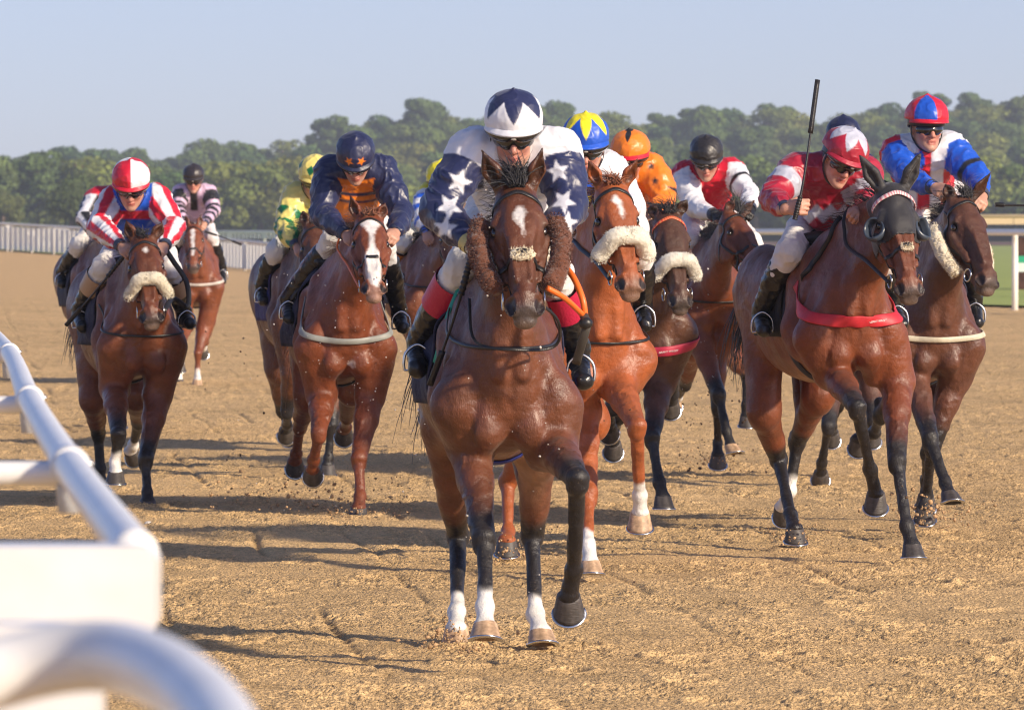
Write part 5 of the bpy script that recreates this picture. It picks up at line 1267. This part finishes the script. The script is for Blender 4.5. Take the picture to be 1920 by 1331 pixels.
# ---- dark horse behind with second sheepskin noseband
def paint3(X):
    c = base(X, ORANGE); m = (X['arm'] > 0) & (np.abs(X['t'] - .95) < .07); c[m] = BLK
    for (x, y) in ((1228, 340), (1220, 312)): c[poly_in(X['x'], X['y'], star(x, y, 9)) & X['front']] = BLK
    return c
h3 = horse(dict(label='dark bay horse with red beaded browband and cream sheepskin noseband behind the chestnut', Yc=36, cx=1222, yaw=6, dz=-.05, w=.9, coat='dark', h=.0095,
    poll=(1255, 392, -.2), muz=(1282, 586), fyaw=12, earL=(1218, 392, .02), earR=(1289, 374, -.02),
    FL=[(1186, 690, .2), (1150, 760, .1), (1142, 790, .5), (1142, 800, .6), (-80, 0)], FR=[(1236, 720, .2), (1222, 822, -.15), (1236, 905, -.25), (1243, 932, -.30), (4, 8)],
    HL=[(1190, 700, 1.2), (1160, 780, 1.6), (1150, 810, 1.9), (1150, 830, 2.0), (-60, 0)], HR=[(1240, 700, 1.2), (1268, 690, 1.7), (1262, 740, 1.9), (1258, 752, 2.0), (-60, 0)],
    nfore=50, wool=(V(.80, .76, .66), .037, .345), breast=((.50, .025, .07), .055, .98, 1.18, 80), btext='GRANT WINSET', browcol=(V(.55, .03, .03), V(.75, .25, .08)), seed=6, tail=(.1, 1, 0), taillen=.5))
j3 = jockey(dict(label='jockey in orange silks with an orange cap and black point on top', hroot=h3['bo'], hd=h3, Yc=36, head=(1182, 300, .45, 18, -8, 0), h=.010,
    shL=(1148, 318, .5), shR=(1222, 320, .5), elL=(1135, 385, .4), elR=(1246, 372, .4), wrL=(1190, 405, .1), wrR=(1230, 408, .15), hipL=(1170, 380, 1.1), hipR=(1215, 380, 1.1), knL=(1150, 440, .5), knR=(1240, 445, .5),
    anL=(1140, 530, .8), anR=(1262, 530, .8), toL=(1135, 560, .7), toR=(1266, 562, .7), paint=paint3, cap=lambda ph, t, sx, z: BLK if t < .10 + .42 * max(0, 1 - abs(wrap_pi(ph)) / .5) else (ORANGE if t < .93 else REDC), brim=REDC))

# ---- bay turned to the right, rider in red with white sleeves
def paint4(X):
    c = base(X, REDC); sl = (X['arm'] > 0) & (X['t'] > .05); c[sl] = NWHITE; c[(X['arm'] == 2) & (np.abs(X['t'] - .55) < .06)] = BLK; c[sl & (X['t'] > 1.86)] = BLK; return c
h4 = horse(dict(label='bay horse with black mane and head turned right, under the jockey in red and white', Yc=43, cx=1345, yaw=-4, dz=.0, w=1.0, coat='redbay', h=.011,
    poll=(1380, 395, -.3), muz=(1436, 522), fyaw=42, earL=(1378, 372, 0), earR=(1418, 372, .05), nmid=(1345, 470, .1),
    FL=[(1312, 640, .1), (1348, 742, -.15), (1362, 808, -.25), (1370, 836, -.3), (20, 30)], FR=[(1340, 660, .2), (1346, 765, .1), (1346, 830, .25), (1346, 852, .2), (-30, 0)],
    HL=[(1300, 650, 1.4), (1285, 720, 1.9), (1272, 745, 2.3), (1264, 750, 2.4), (-70, 0)], HR=[(1350, 650, 1.4), (1400, 700, 1.9), (1400, 760, 1.8), (1400, 780, 1.8), (-10, 0)],
    sock=dict(HL=.9), pale=['FL', 'HL'], nmane=260, nfore=90, forelen=.16, foredir=(.1, -.2, .9), noseband=True, seed=8, tail=(.2, 1, 0), taillen=.5, cloth=(.01, .012, .03), neckstrap=(1.12, 1.3, 90)))
j4 = jockey(dict(label='jockey in a red body with white sleeves and a plain black cap', hroot=h4['bo'], hd=h4, Yc=43, head=(1324, 300, .30, 28, 0, 0), h=.010,
    shL=(1282, 330, .5), shR=(1376, 325, .5), elL=(1304, 388, .3), elR=(1404, 362, .3), wrL=(1340, 404, .0), wrR=(1408, 392, .0), hipL=(1306, 400, 1.1), hipR=(1350, 400, 1.1), knL=(1308, 452, .5), knR=(1390, 455, .5),
    anL=(1300, 525, .8), anR=(1400, 530, .8), toL=(1296, 550, .7), toR=(1406, 556, .7), paint=paint4, cap=cap_plain(V(.022, .020, .022)), gloves=V(.01, .01, .012)))

# ---- hooded bay
def paint5(X):
    c = base(X, MAROON); c[(X['arm'] == 1) & (X['t'] > .38) & (X['t'] < .66)] = GREYS; c[(X['arm'] == 2) & (X['t'] > .38) & (X['t'] < .66)] = GREYS
    zz = X['y'] - (398 - 14 * np.abs(((X['x'] / 26.) % 1) * 2 - 1)); c[(X['arm'] == 0) & (zz > -2) & (zz < 22) & X['front']] = GREYS; return c
h5 = horse(dict(label='glossy bay horse in a black hood with ear covers and blinkers, red breast girth', Yc=32.0, cx=1608, yaw=11, dz=-.01, w=.97, coat='redbay', h=.0075,
    poll=(1676, 346, -.2), muz=(1714, 566), fyaw=13, earL=(1611, 290, -.03), earR=(1727, 284, -.03), hood=True,
    FL=[(1566, 700, .15), (1607, 765, -.34), (1632, 880, -.12), (1642, 926, -.06), (-38, 0)], FR=[(1682, 715, .2), (1682, 868, -.15), (1700, 985, -.32), (1710, 1022, -.36), (8, 8)],
    HL=[(1432, 770, 1.25), (1460, 862, 1.5), (1482, 965, 1.15), (1490, 990, 1.05), (-12, 12)], HR=[(1535, 740, 1.3), (1495, 828, 1.6), (1482, 920, 1.6), (1468, 950, 1.7), (-65, -10)],
    sock=dict(HR=.93), breast=((.55, .025, .04), .062, 1.16, 1.34, 86), btext='GRANT WINSET', browcol=(V(.55, .14, .18), V(.75, .68, .66)), diamond=.62, seed=9, tail=(-.55, .5, -.5), taillen=.6, nmane=60, nfore=0, mane=BLACK, cloth=(.010, .010, .014)))
j5 = jockey(dict(label='jockey in maroon and grey silks raising a whip beside the hooded horse', hroot=h5['bo'], hd=h5, Yc=32.0, head=(1576, 300, .35, 30, 20, 14), h=.008,
    shL=(1496, 318, .45), shR=(1620, 328, .50), elL=(1448, 372, .25), elR=(1632, 390, .40), wrL=(1474, 392, -.08), wrR=(1618, 396, .1), hipL=(1530, 405, 1.1), hipR=(1600, 400, 1.1), knL=(1492, 470, .42), knR=(1650, 480, .5),
    anL=(1446, 582, .72), anR=(1676, 570, .8), toL=(1432, 612, .55), toR=(1690, 600, .65), paint=paint5, cap=cap_zig(GREYS, MAROON, .30, .74, .5), brim=MAROON, hdL=((.85, -.45, .12), (.12, .1, 1)),
    skin=V(1.05, 1.0, 1.0)))
whip('long black riding whip held upright in the raised hand of the maroon jockey', [(1490, 412), (1508, 330), (1533, 150)], 32.0, (-.14, -.12, -.05))
rein(h5, [(1625, 490, -.15), (1585, 455, .05), (1608, 405, .15)], first_at_bit=-1, w=.018)
rein(h5, [(1512, 540, .30), (1545, 490, .28), (1590, 425, .25)], w=.026)

# ---- dark bay with cream cheek pieces at the right
def paint6(X):
    c = base(X, NWHITE); sl = (X['arm'] > 0) & (X['t'] > .10); c[sl] = BLUE; bdy = ~sl & (X['arm'] == 0)
    c[bdy & (np.abs(X['x'] - 1735) < 12)] = REDC; c[bdy & (X['x'] < 1684)] = REDC; c[bdy & (X['x'] > 1772) & (X['y'] > 300)] = REDC
    c[(X['arm'] == 1) & (X['t'] < .1)] = REDC; c[(X['arm'] == 2) & (np.abs(X['t'] - .80) < .07)] = BLK; return c
h6 = horse(dict(label='dark bay horse with cream sheepskin cheek pieces and cream breast strap at the right', Yc=34.6, cx=1760, yaw=4, dz=-.09, w=.88, coat='dark', tint=V(1.15, 1.05, 1.0), h=.0085,
    poll=(1808, 364, -.25), muz=(1866, 545), fyaw=30, earL=(1772, 344, 0), earR=(1859, 322, -.03),
    FL=[(1712, 700, .15), (1744, 824, -.20), (1772, 905, -.36), (1780, 926, -.42), (24, 14)], FR=[(1792, 705, .2), (1748, 838, .15), (1737, 925, .42), (1734, 950, .40), (-30, -4)],
    HL=[(1720, 700, 1.3), (1650, 780, 1.7), (1640, 810, 2.0), (1610, 822, 2.1), (-60, 0)], HR=[(1790, 700, 1.3), (1740, 850, 1.6), (1736, 900, 1.8), (1736, 930, 1.8), (-50, 0)],
    rolln=-.165, cheekwool=(V(.76, .68, .52), .034, .10, .42, .105), breast=((.60, .55, .42), .030, 1.11, 1.25, 84), noseband=False, nfore=80, forelen=.09, seed=10, tail=(.2, 1, 0), taillen=.5))
j6 = jockey(dict(label='jockey in blue, white and red silks with a blue and red quartered cap', hroot=h6['bo'], hd=h6, Yc=34.6, head=(1737, 240, .40, 8, 16, 0), h=.008,
    shL=(1680, 288, .5), shR=(1786, 282, .5), elL=(1702, 332, .3), elR=(1832, 330, .35), wrL=(1752, 352, .0), wrR=(1842, 368, .1), hipL=(1712, 375, 1.1), hipR=(1782, 375, 1.1), knL=(1710, 440, .5), knR=(1815, 440, .5),
    anL=(1698, 545, .8), anR=(1826, 560, .8), toL=(1692, 585, .7), toR=(1832, 598, .7), paint=paint6, cap=lambda ph, t, sx, z: (BLUE if (-1.0 < wrap_pi(ph) < .12 and t > .05) or (1.2 < wrap_pi(ph) < 2.2) else REDC), brim=REDC, goggles2=False))
whip('black riding whip pointing sideways out of the frame at the right edge', [(1866, 384), (1900, 385), (1985, 387)], 34.6, (.1, .1, .1))

# ---- horse and rider almost hidden behind the hooded horse
h7 = horse(dict(label='dark horse almost hidden behind the hooded bay, only its black legs showing', Yc=41, cx=1600, yaw=5, dz=-.12, w=.85, coat='dark', h=.013,
    poll=(1600, 380, 0), muz=(1610, 520), fyaw=5, FL=[(1566, 700, .15), (1553, 800, -.2), (1541, 868, .0), (1539, 886, .05), (-70, 0)], FR=[(1630, 700, .2), (1638, 786, .0), (1616, 818, .25), (1606, 824, .35), (-75, -20)],
    HL=[(1570, 700, 1.3), (1570, 760, 1.7), (1560, 800, 2.0), (1560, 810, 2.1), (-60, 0)], HR=[(1620, 700, 1.3), (1640, 760, 1.6), (1640, 800, 1.8), (1636, 810, 1.8), (-50, 0)], seed=12, tail=(.1, 1, 0), taillen=.4, nfore=0, nmane=40))
j7 = jockey(dict(label='jockey in a plain navy cap hidden behind the maroon jockey', hroot=h7['bo'], hd=h7, Yc=41, head=(1581, 268, .4, 12, 0, 0), h=.012,
    shL=(1550, 315, .5), shR=(1618, 315, .5), elL=(1545, 365, .4), elR=(1625, 365, .4), wrL=(1570, 390, .1), wrR=(1605, 390, .1), hipL=(1560, 380, 1.1), hipR=(1610, 380, 1.1), knL=(1550, 440, .5), knR=(1630, 440, .5),
    anL=(1560, 510, .8), anR=(1625, 510, .8), toL=(1560, 530, .7), toR=(1625, 530, .7), paint=lambda X: base(X, NAVY * .8), cap=cap_plain(NAVY * .7)))

# ---- left hand bay with woolly noseband
def paint8(X):
    c = base(X, BLUE); st = np.floor((X['th'] / (2 * math.pi) + .5) * 8).astype(int) % 2; sl = X['arm'] > 0
    c[sl] = NWHITE; c[sl & (st == 0)] = REDC; m = ~sl & X['front'] & (X['y'] > 395) & (X['y'] < 411); c[m] = REDC; return c
h8 = horse(dict(label='bay horse at the left with fluffy cream noseband and small white forehead mark', Yc=38.2, cx=274, yaw=12, dz=-.16, w=.86, coat='bay', tint=V(.95, .93, .93), h=.0085,
    poll=(269, 440, -.2), muz=(285, 612), fyaw=4, earL=(235, 413, 0), earR=(306, 416, 0),
    FL=[(215, 728, .2), (222, 815, -.32), (216, 866, -.25), (217, 886, -.3), (0, 0)], FR=[(296, 740, .2), (273, 862, -.05), (276, 922, -.12), (277, 938, -.15), (-8, 0)],
    HL=[(175, 745, 1.2), (184, 812, 1.5), (188, 878, 1.5), (188, 900, 1.5), (-40, 0)], HR=[(258, 740, 1.2), (260, 790, 1.7), (250, 835, 1.95), (245, 845, 2.0), (-75, -20)],
    sock=dict(HR=.8, FL=1.0), blaze=[[(-.012, .105), (.004, .095), (.012, .12), (.006, .14), (-.006, .13)]], wool=(V(.74, .68, .54), .035, .345), neckstrap=(1.14, 1.32, 95), nfore=40, forelen=.06, seed=13, tail=(-.5, .6, -.4), taillen=.5, cloth=(.012, .013, .04)))
j8 = jockey(dict(label='jockey in red and white striped sleeves with a red and white halved cap', hroot=h8['bo'], hd=h8, Yc=38.2, head=(246, 350, .30, 29, 0, 0), h=.0085,
    shL=(212, 378, .5), shR=(292, 372, .5), elL=(186, 425, .35), elR=(325, 425, .35), wrL=(228, 462, .0), wrR=(308, 462, .0), hipL=(240, 455, 1.1), hipR=(290, 455, 1.1), knL=(215, 500, .5), knR=(318, 505, .5),
    anL=(168, 580, .8), anR=(345, 585, .8), toL=(155, 606, .65), toR=(356, 600, .65), paint=paint8, cap=lambda ph, t, sx, z: REDC if (wrap_pi(ph) < .06 and wrap_pi(ph) > -1.6) or wrap_pi(ph) > 1.7 else NWHITE, brim=REDC, boottop=(.45, .30, .19)))
whip('black riding whip slanting down to the left from the striped jockey\'s hand', [(236, 476), (180, 545), (124, 610)], 38.2, (-.02, .1, .3))
tv, tf = tube(spline([h8['H'](.07, .47, -.1), P(325, 560, 38.0), P(352, 575, 38.1), P(350, 530, 38.2), P(325, 490, 38.2), P(312, 470, 38.2)], 24), 0, 8, True, (.03, .008), [V(0, -1, 0)] * 24); mk('rein', tv, tf, M_LEATHER, h8['bo'])

# ---- partly hidden behind it
def paint9(X):
    c = base(X, REDC); sl = (X['arm'] > 0) & (X['t'] > .2); st = np.floor((X['th'] / (2 * math.pi) + .5) * 6).astype(int) % 2; c[sl] = NWHITE; c[sl & (st == 0)] = BLK; return c
h9 = horse(dict(label='brown horse mostly hidden behind the striped jockey at the left', Yc=52, cx=200, yaw=10, dz=-.1, w=.95, coat='bay', h=.013, poll=(216, 410, -.2), muz=(222, 530), fyaw=5,
    FL=[(180, 640, .2), (180, 700, .1), (180, 730, .3), (180, 740, .4), (-60, 0)], FR=[(220, 640, .2), (225, 720, .1), (225, 770, .1), (225, 785, .1), (-10, 0)], HL=[(175, 620, 1.3), (175, 690, 1.6), (175, 740, 1.6), (175, 750, 1.6), (-10, 0)],
    HR=[(220, 620, 1.3), (225, 690, 1.6), (225, 740, 1.6), (225, 750, 1.6), (-10, 0)], seed=14, nfore=20, taillen=.4, tail=(-.1, 1, 0)))
j9 = jockey(dict(label='jockey in red with black and white sleeves, mostly hidden behind the striped jockey', hroot=h9['bo'], hd=h9, Yc=52, head=(238, 352, .4, 12, 0, 0), h=.013,
    shL=(180, 372, .5), shR=(242, 372, .5), elL=(160, 410, .3), elR=(255, 410, .3), wrL=(180, 438, .1), wrR=(236, 438, .1), hipL=(190, 420, 1.1), hipR=(230, 420, 1.1), knL=(168, 460, .5), knR=(250, 460, .5),
    anL=(150, 510, .8), anR=(258, 520, .8), toL=(145, 528, .7), toR=(262, 540, .7), paint=paint9, cap=cap_plain(REDC)))

# ---- far back on the left, blazed bay
def paint10(X):
    c = base(X, PINK); sl = (X['arm'] > 0) & (X['t'] > .12); c[sl] = BLK; c[sl & ((X['t'] * 3.2) % 1 < .5) & (X['t'] > .6)] = PINK; c[~sl & (np.abs(X['x'] - 363) < 7) & (X['y'] < 395)] = BLK; return c
h10 = horse(dict(label='bay horse with white blaze and white feet, furthest back at the left', Yc=68, cx=371, yaw=4, dz=-.08, w=.95, coat='bay', tint=V(1.15, 1.1, 1.05), h=.014, poll=(362, 419, -.2), muz=(362, 508), fyaw=-3, earL=(347, 401, 0), earR=(377, 401, 0), points=False,
    FL=[(348, 610, .1), (341, 640, -.3), (338, 676, -.15), (338, 682, -.1), (-20, 0)], FR=[(383, 615, .2), (371, 664, .0), (370, 706, .0), (370, 712, -.02), (0, 0)], HL=[(345, 600, 1.3), (336, 650, 1.6), (336, 704, 1.5), (336, 712, 1.5), (0, 0)],
    HR=[(390, 600, 1.3), (384, 640, 1.7), (382, 650, 2.0), (381, 655, 2.1), (-60, 0)], sock=dict(FL=.3, FR=.9, HL=.4, HR=.6), pale=['FR'], blaze=[[(-.024, .10), (.0, .085), (.02, .10), (.014, .2), (.018, .3), (.012, .45), (-.012, .45), (-.012, .3), (-.016, .2)]],
    breast=((.55, .50, .45), .03, 1.10, 1.30, 85), seed=15, nfore=0, nmane=50, mane=V(.1, .03, .01), tail=(.1, 1, 0), taillen=.4))
j10 = jockey(dict(label='jockey in lilac and black silks with a black cap, furthest back at the left', hroot=h10['bo'], hd=h10, Yc=68, head=(363, 338, .4, 18, 0, 0), h=.013,
    shL=(340, 362, .5), shR=(390, 362, .5), elL=(334, 392, .35), elR=(401, 396, .35), wrL=(345, 420, .0), wrR=(384, 420, .0), hipL=(352, 410, 1.1), hipR=(378, 410, 1.1), knL=(338, 445, .5), knR=(392, 445, .5),
    anL=(326, 492, .7), anR=(404, 500, .7), toL=(322, 512, .6), toR=(414, 524, .6), paint=paint10, cap=cap_plain(V(.03, .025, .03)), breeches=(.70, .69, .70)))
whip('thin black riding whip pointing right from the lilac jockey furthest back', [(384, 434), (420, 446), (453, 459)], 68, (0, 0, 0))

# ---- chestnut with broad blaze, navy rider with orange stars
def paint11(X):
    c = base(X, NAVY * .9); m = (X['arm'] == 0) & X['front'] & (X['x'] > 612) & (X['x'] < 722); yy = X['y'] + .0006 * (X['x'] - 668) ** 2 * 6
    c[m & (yy > 338) & (yy < 362)] = ORANGE; c[m & (yy > 368) & (yy < 377)] = ORANGE; c[m & (yy > 381)] = ORANGE * .9; return c
h11 = horse(dict(label='liver chestnut horse with a broad white blaze and grey breast strap', Yc=37.0, cx=652, yaw=6, dz=-.15, w=1.0, coat='liver', points=False, h=.0078, mane=V(.20, .07, .03), mzcol=(.30, .17, .13), tint=V(1.05, 1.0, .95),
    poll=(692, 399, -.2), muz=(702, 556), fyaw=4, earL=(657, 367, 0), earR=(723, 380, 0),
    FL=[(604, 740, .2), (598, 812, -.1), (588, 862, .12), (586, 880, .18), (-78, 0)], FR=[(694, 742, .2), (673, 862, -.05), (675, 930, -.12), (672, 952, -.16), (-6, 0)],
    HL=[(578, 740, 1.2), (562, 800, 1.6), (556, 850, 1.8), (553, 864, 1.85), (-70, 0)], HR=[(660, 730, 1.2), (650, 780, 1.8), (648, 800, 2.1), (645, 805, 2.2), (-70, 0)],
    blaze=[[(-.052, .085), (-.02, .065), (.03, .065), (.056, .095), (.030, .14), (.014, .20), (.016, .28), (.034, .33), (.046, .42), (.042, .50), (.022, .56), (-.015, .55), (-.030, .45), (-.036, .34), (-.012, .27), (-.010, .2), (-.022, .14)]],
    marks=[((620, 628, .1), .05, (.55, .5, .5)), ((664, 650, .05), .03, (.5, .42, .40)), ((661, 680, .05), .025, (.5, .42, .4))], breast=((.28, .29, .27), .034, 1.12, 1.36, 82), seed=16, nfore=60, forelen=.07, foredir=(.3, -.2, .4), tail=(-.2, 1, 0), cloth=(.012, .015, .045)))
j11 = jockey(dict(label='jockey in navy silks with two orange stars on the cap', hroot=h11['bo'], hd=h11, Yc=37.0, head=(667, 300, .32, 44, 0, 0), h=.0078,
    shL=(618, 322, .5), shR=(716, 320, .5), elL=(602, 400, .38), elR=(752, 400, .38), wrL=(648, 440, .05), wrR=(742, 436, .05), hipL=(635, 395, 1.1), hipR=(690, 395, 1.1), knL=(628, 445, .5), knR=(720, 460, .5),
    anL=(566, 560, .8), anR=(748, 580, .8), toL=(552, 590, .65), toR=(756, 608, .65), paint=paint11, cap=cap_stars(NAVY * .8, ORANGE, [(-.34, 1.30), (.34, 1.30)], .27), brim=NAVY * .6, goggles2=True))
rein(h11, [(640, 470, .1), (650, 445, .1)], first_at_bit=-1, colr=None, m=mat('orange_rubber'), w=.012)

# ---- behind: yellow and green
def paint12(X):
    c = base(X, LEMON); sl = X['arm'] > 0; dm = (((X['t'] * 2.4) % 1) - .5); th = np.abs(((X['th'] / 1.6) % 1) - .5); c[sl & (X['t'] > .55) & (np.abs(dm) + th < .42)] = GREEN; c[sl & (X['t'] > 1.0) & (X['th'] < -.8)] = GREEN; return c
h12 = horse(dict(label='brown horse behind the blazed chestnut, its head hidden by the navy jockey', Yc=42.5, cx=590, yaw=9, dz=-.08, w=.88, coat='brown', h=.0115, poll=(592, 415, -.2), muz=(606, 560), fyaw=10, earL=(567, 392, 0),
    FL=[(552, 700, .1), (538, 770, .2), (538, 795, .5), (536, 805, .6), (-75, 0)], FR=[(622, 720, .2), (621, 800, .1), (616, 858, .1), (614, 872, .1), (-10, 0)], HL=[(520, 690, 1.3), (530, 770, 1.6), (540, 800, 1.8), (541, 808, 1.9), (-60, 0)],
    HR=[(600, 700, 1.3), (640, 740, 1.8), (634, 765, 2.0), (632, 772, 2.1), (-60, 0)], seed=17, nfore=30, tail=(-.2, 1, 0), taillen=.4, cloth=(.03, .025, .12)))
j12 = jockey(dict(label='jockey in pale yellow silks with green diamonds behind the navy jockey', hroot=h12['bo'], hd=h12, Yc=42.5, head=(590, 338, .4, 26, 8, 0), h=.010,
    shL=(556, 368, .5), shR=(624, 366, .5), elL=(532, 425, .35), elR=(640, 420, .35), wrL=(556, 462, .1), wrR=(606, 460, .1), hipL=(572, 420, 1.1), hipR=(618, 420, 1.1), knL=(556, 472, .5), knR=(640, 470, .5),
    anL=(512, 535, .7), anR=(640, 545, .8), toL=(504, 558, .6), toR=(640, 565, .7), paint=paint12, cap=lambda ph, t, sx, z: GREEN if abs(((wrap_pi(ph) + .45) / 1.05 + .5) % 1 - .5) * 1.6 + abs(t - .62) * 2.2 < .42 else LEMON, brim=LEMON))

# ---- behind the leader on the left
def paint13(X):
    c = base(X, YEL); sl = (X['arm'] > 0) & (X['t'] > .2); c[sl] = NWHITE; c[sl & ((X['t'] * 2.2) % 1 < .42)] = BLUE; return c
h13 = horse(dict(label='brown horse partly hidden behind the leading horse on its left', Yc=47, cx=830, yaw=10, dz=-.02, w=1.0, coat='bay', h=.013, poll=(850, 400, -.2), muz=(860, 540), fyaw=5,
    FL=[(800, 640, .2), (800, 720, .1), (800, 760, .3), (800, 770, .4), (-60, 0)], FR=[(850, 640, .2), (855, 740, .1), (855, 800, .1), (855, 815, .1), (-10, 0)], HL=[(780, 620, 1.3), (790, 690, 1.6), (800, 740, 1.6), (800, 750, 1.6), (-10, 0)],
    HR=[(850, 620, 1.3), (855, 690, 1.6), (855, 740, 1.6), (855, 750, 1.6), (-10, 0)], seed=18, nfore=20, taillen=.4, tail=(-.1, 1, 0), neckstrap=(1.2, 1.3, 90)))
j13 = jockey(dict(label='jockey in a yellow cap with white and blue hooped sleeves behind the leader', hroot=h13['bo'], hd=h13, Yc=47, head=(828, 345, .4, 12, 0, 0), h=.012,
    shL=(804, 365, .5), shR=(862, 365, .5), elL=(788, 400, .3), elR=(870, 410, .3), wrL=(798, 438, .1), wrR=(850, 440, .1), hipL=(812, 420, 1.1), hipR=(850, 420, 1.1), knL=(794, 455, .5), knR=(860, 460, .5),
    anL=(776, 505, .8), anR=(868, 520, .8), toL=(770, 520, .7), toR=(872, 540, .7), paint=paint13, cap=cap_plain(YEL), boottop=(.55, .20, .03)))
# ---- sand thrown up by the hooves
rg = np.random.RandomState(9); mb = MB()
def clods(px, py, Y, n_, sx_, sz_, r0, r1, c):
    for _ in range(int(n_ * 1.7)):
        p = P(px, py, Y) + V(rg.normal(0, sx_), rg.normal(0, .25), rg.normal(0, sz_))
        if p[2] < .005: p[2] = rg.uniform(.005, .05)
        r_ = rg.uniform(r0, r1) * (1 if rg.rand() < .8 else 2); v, f = ellips(p, (r_, r_, r_ * rg.uniform(.5, 1)), None, 5, 3); v = v + rg.normal(0, r_ * .2, v.shape); mb.add(v, f, np.array(c) * rg.uniform(.6, 1.2))
sc_ = V(.50, .32, .17); dk = V(.10, .06, .04)
clods(856, 1196, 25.4, 150, .08, .035, .002, .006, sc_); clods(953, 1030, 31.8, 90, .07, .05, .002, .006, sc_); clods(600, 935, 37.5, 110, .30, .07, .002, .008, sc_); clods(676, 966, 36.8, 80, .10, .03, .002, .006, sc_)
clods(560, 870, 39.0, 30, .22, .14, .002, .005, dk); clods(1740, 962, 34.8, 160, .14, .05, .002, .007, sc_); clods(1350, 800, 43.4, 110, .18, .30, .002, .006, dk); clods(1345, 860, 43.4, 70, .12, .03, .002, .006, sc_)
clods(1491, 1005, 33.0, 60, .10, .03, .002, .006, sc_); clods(1280, 620, 36.5, 40, .25, .35, .0015, .0035, V(.6, .55, .5)); clods(660, 700, 36.6, 120, .28, .45, .0012, .003, V(.65, .6, .58)); clods(960, 640, 24.0, 26, .18, .35, .0015, .003, V(.65, .6, .55))
clods(640, 700, 42, 20, .8, .5, .003, .006, dk); clods(440, 660, 60, 10, .8, .35, .004, .007, dk); clods(900, 1000, 27, 20, .8, .3, .002, .005, dk)
o_ = mb.build('flying_sand', mat('flying_sand', rough=.95, vcol=True)); tag(o_, 'sand and grit thrown up around the galloping hooves', 'sand', None, 'stuff')
# white pebble on the sand
vv, ff = ellips(P(278, 984, 20000 / (984 - 428.) ) + V(0, 0, .01), (.022, .02, .012), None, 8, 5); o_ = mk('pebble', vv, ff, mat('pebble', (.6, .56, .5), .8), None, None, False); tag(o_, 'small pale stone on the sand right of the near white rail', 'stone')
# ------------------------------------------------------------------ haze
if not os.environ.get('NOHAZE'):
    vv, ff = box(V(0, 1000, 60), 3400, 2400, 124); hz = mk('haze', vv, ff, None, None, None, False); tag(hz, kind='stuff')
    m = bpy.data.materials.new('haze'); m.use_nodes = True; n = m.node_tree; n.nodes.remove(n.nodes['Principled BSDF'])
    pv = n.nodes.new('ShaderNodeVolumePrincipled'); pv.inputs['Color'].default_value = (.86, .92, 1, 1); pv.inputs['Density'].default_value = .00034; pv.inputs['Anisotropy'].default_value = .2
    n.links.new(pv.outputs[0], n.nodes['Material Output'].inputs['Volume']); hz.data.materials.append(m)
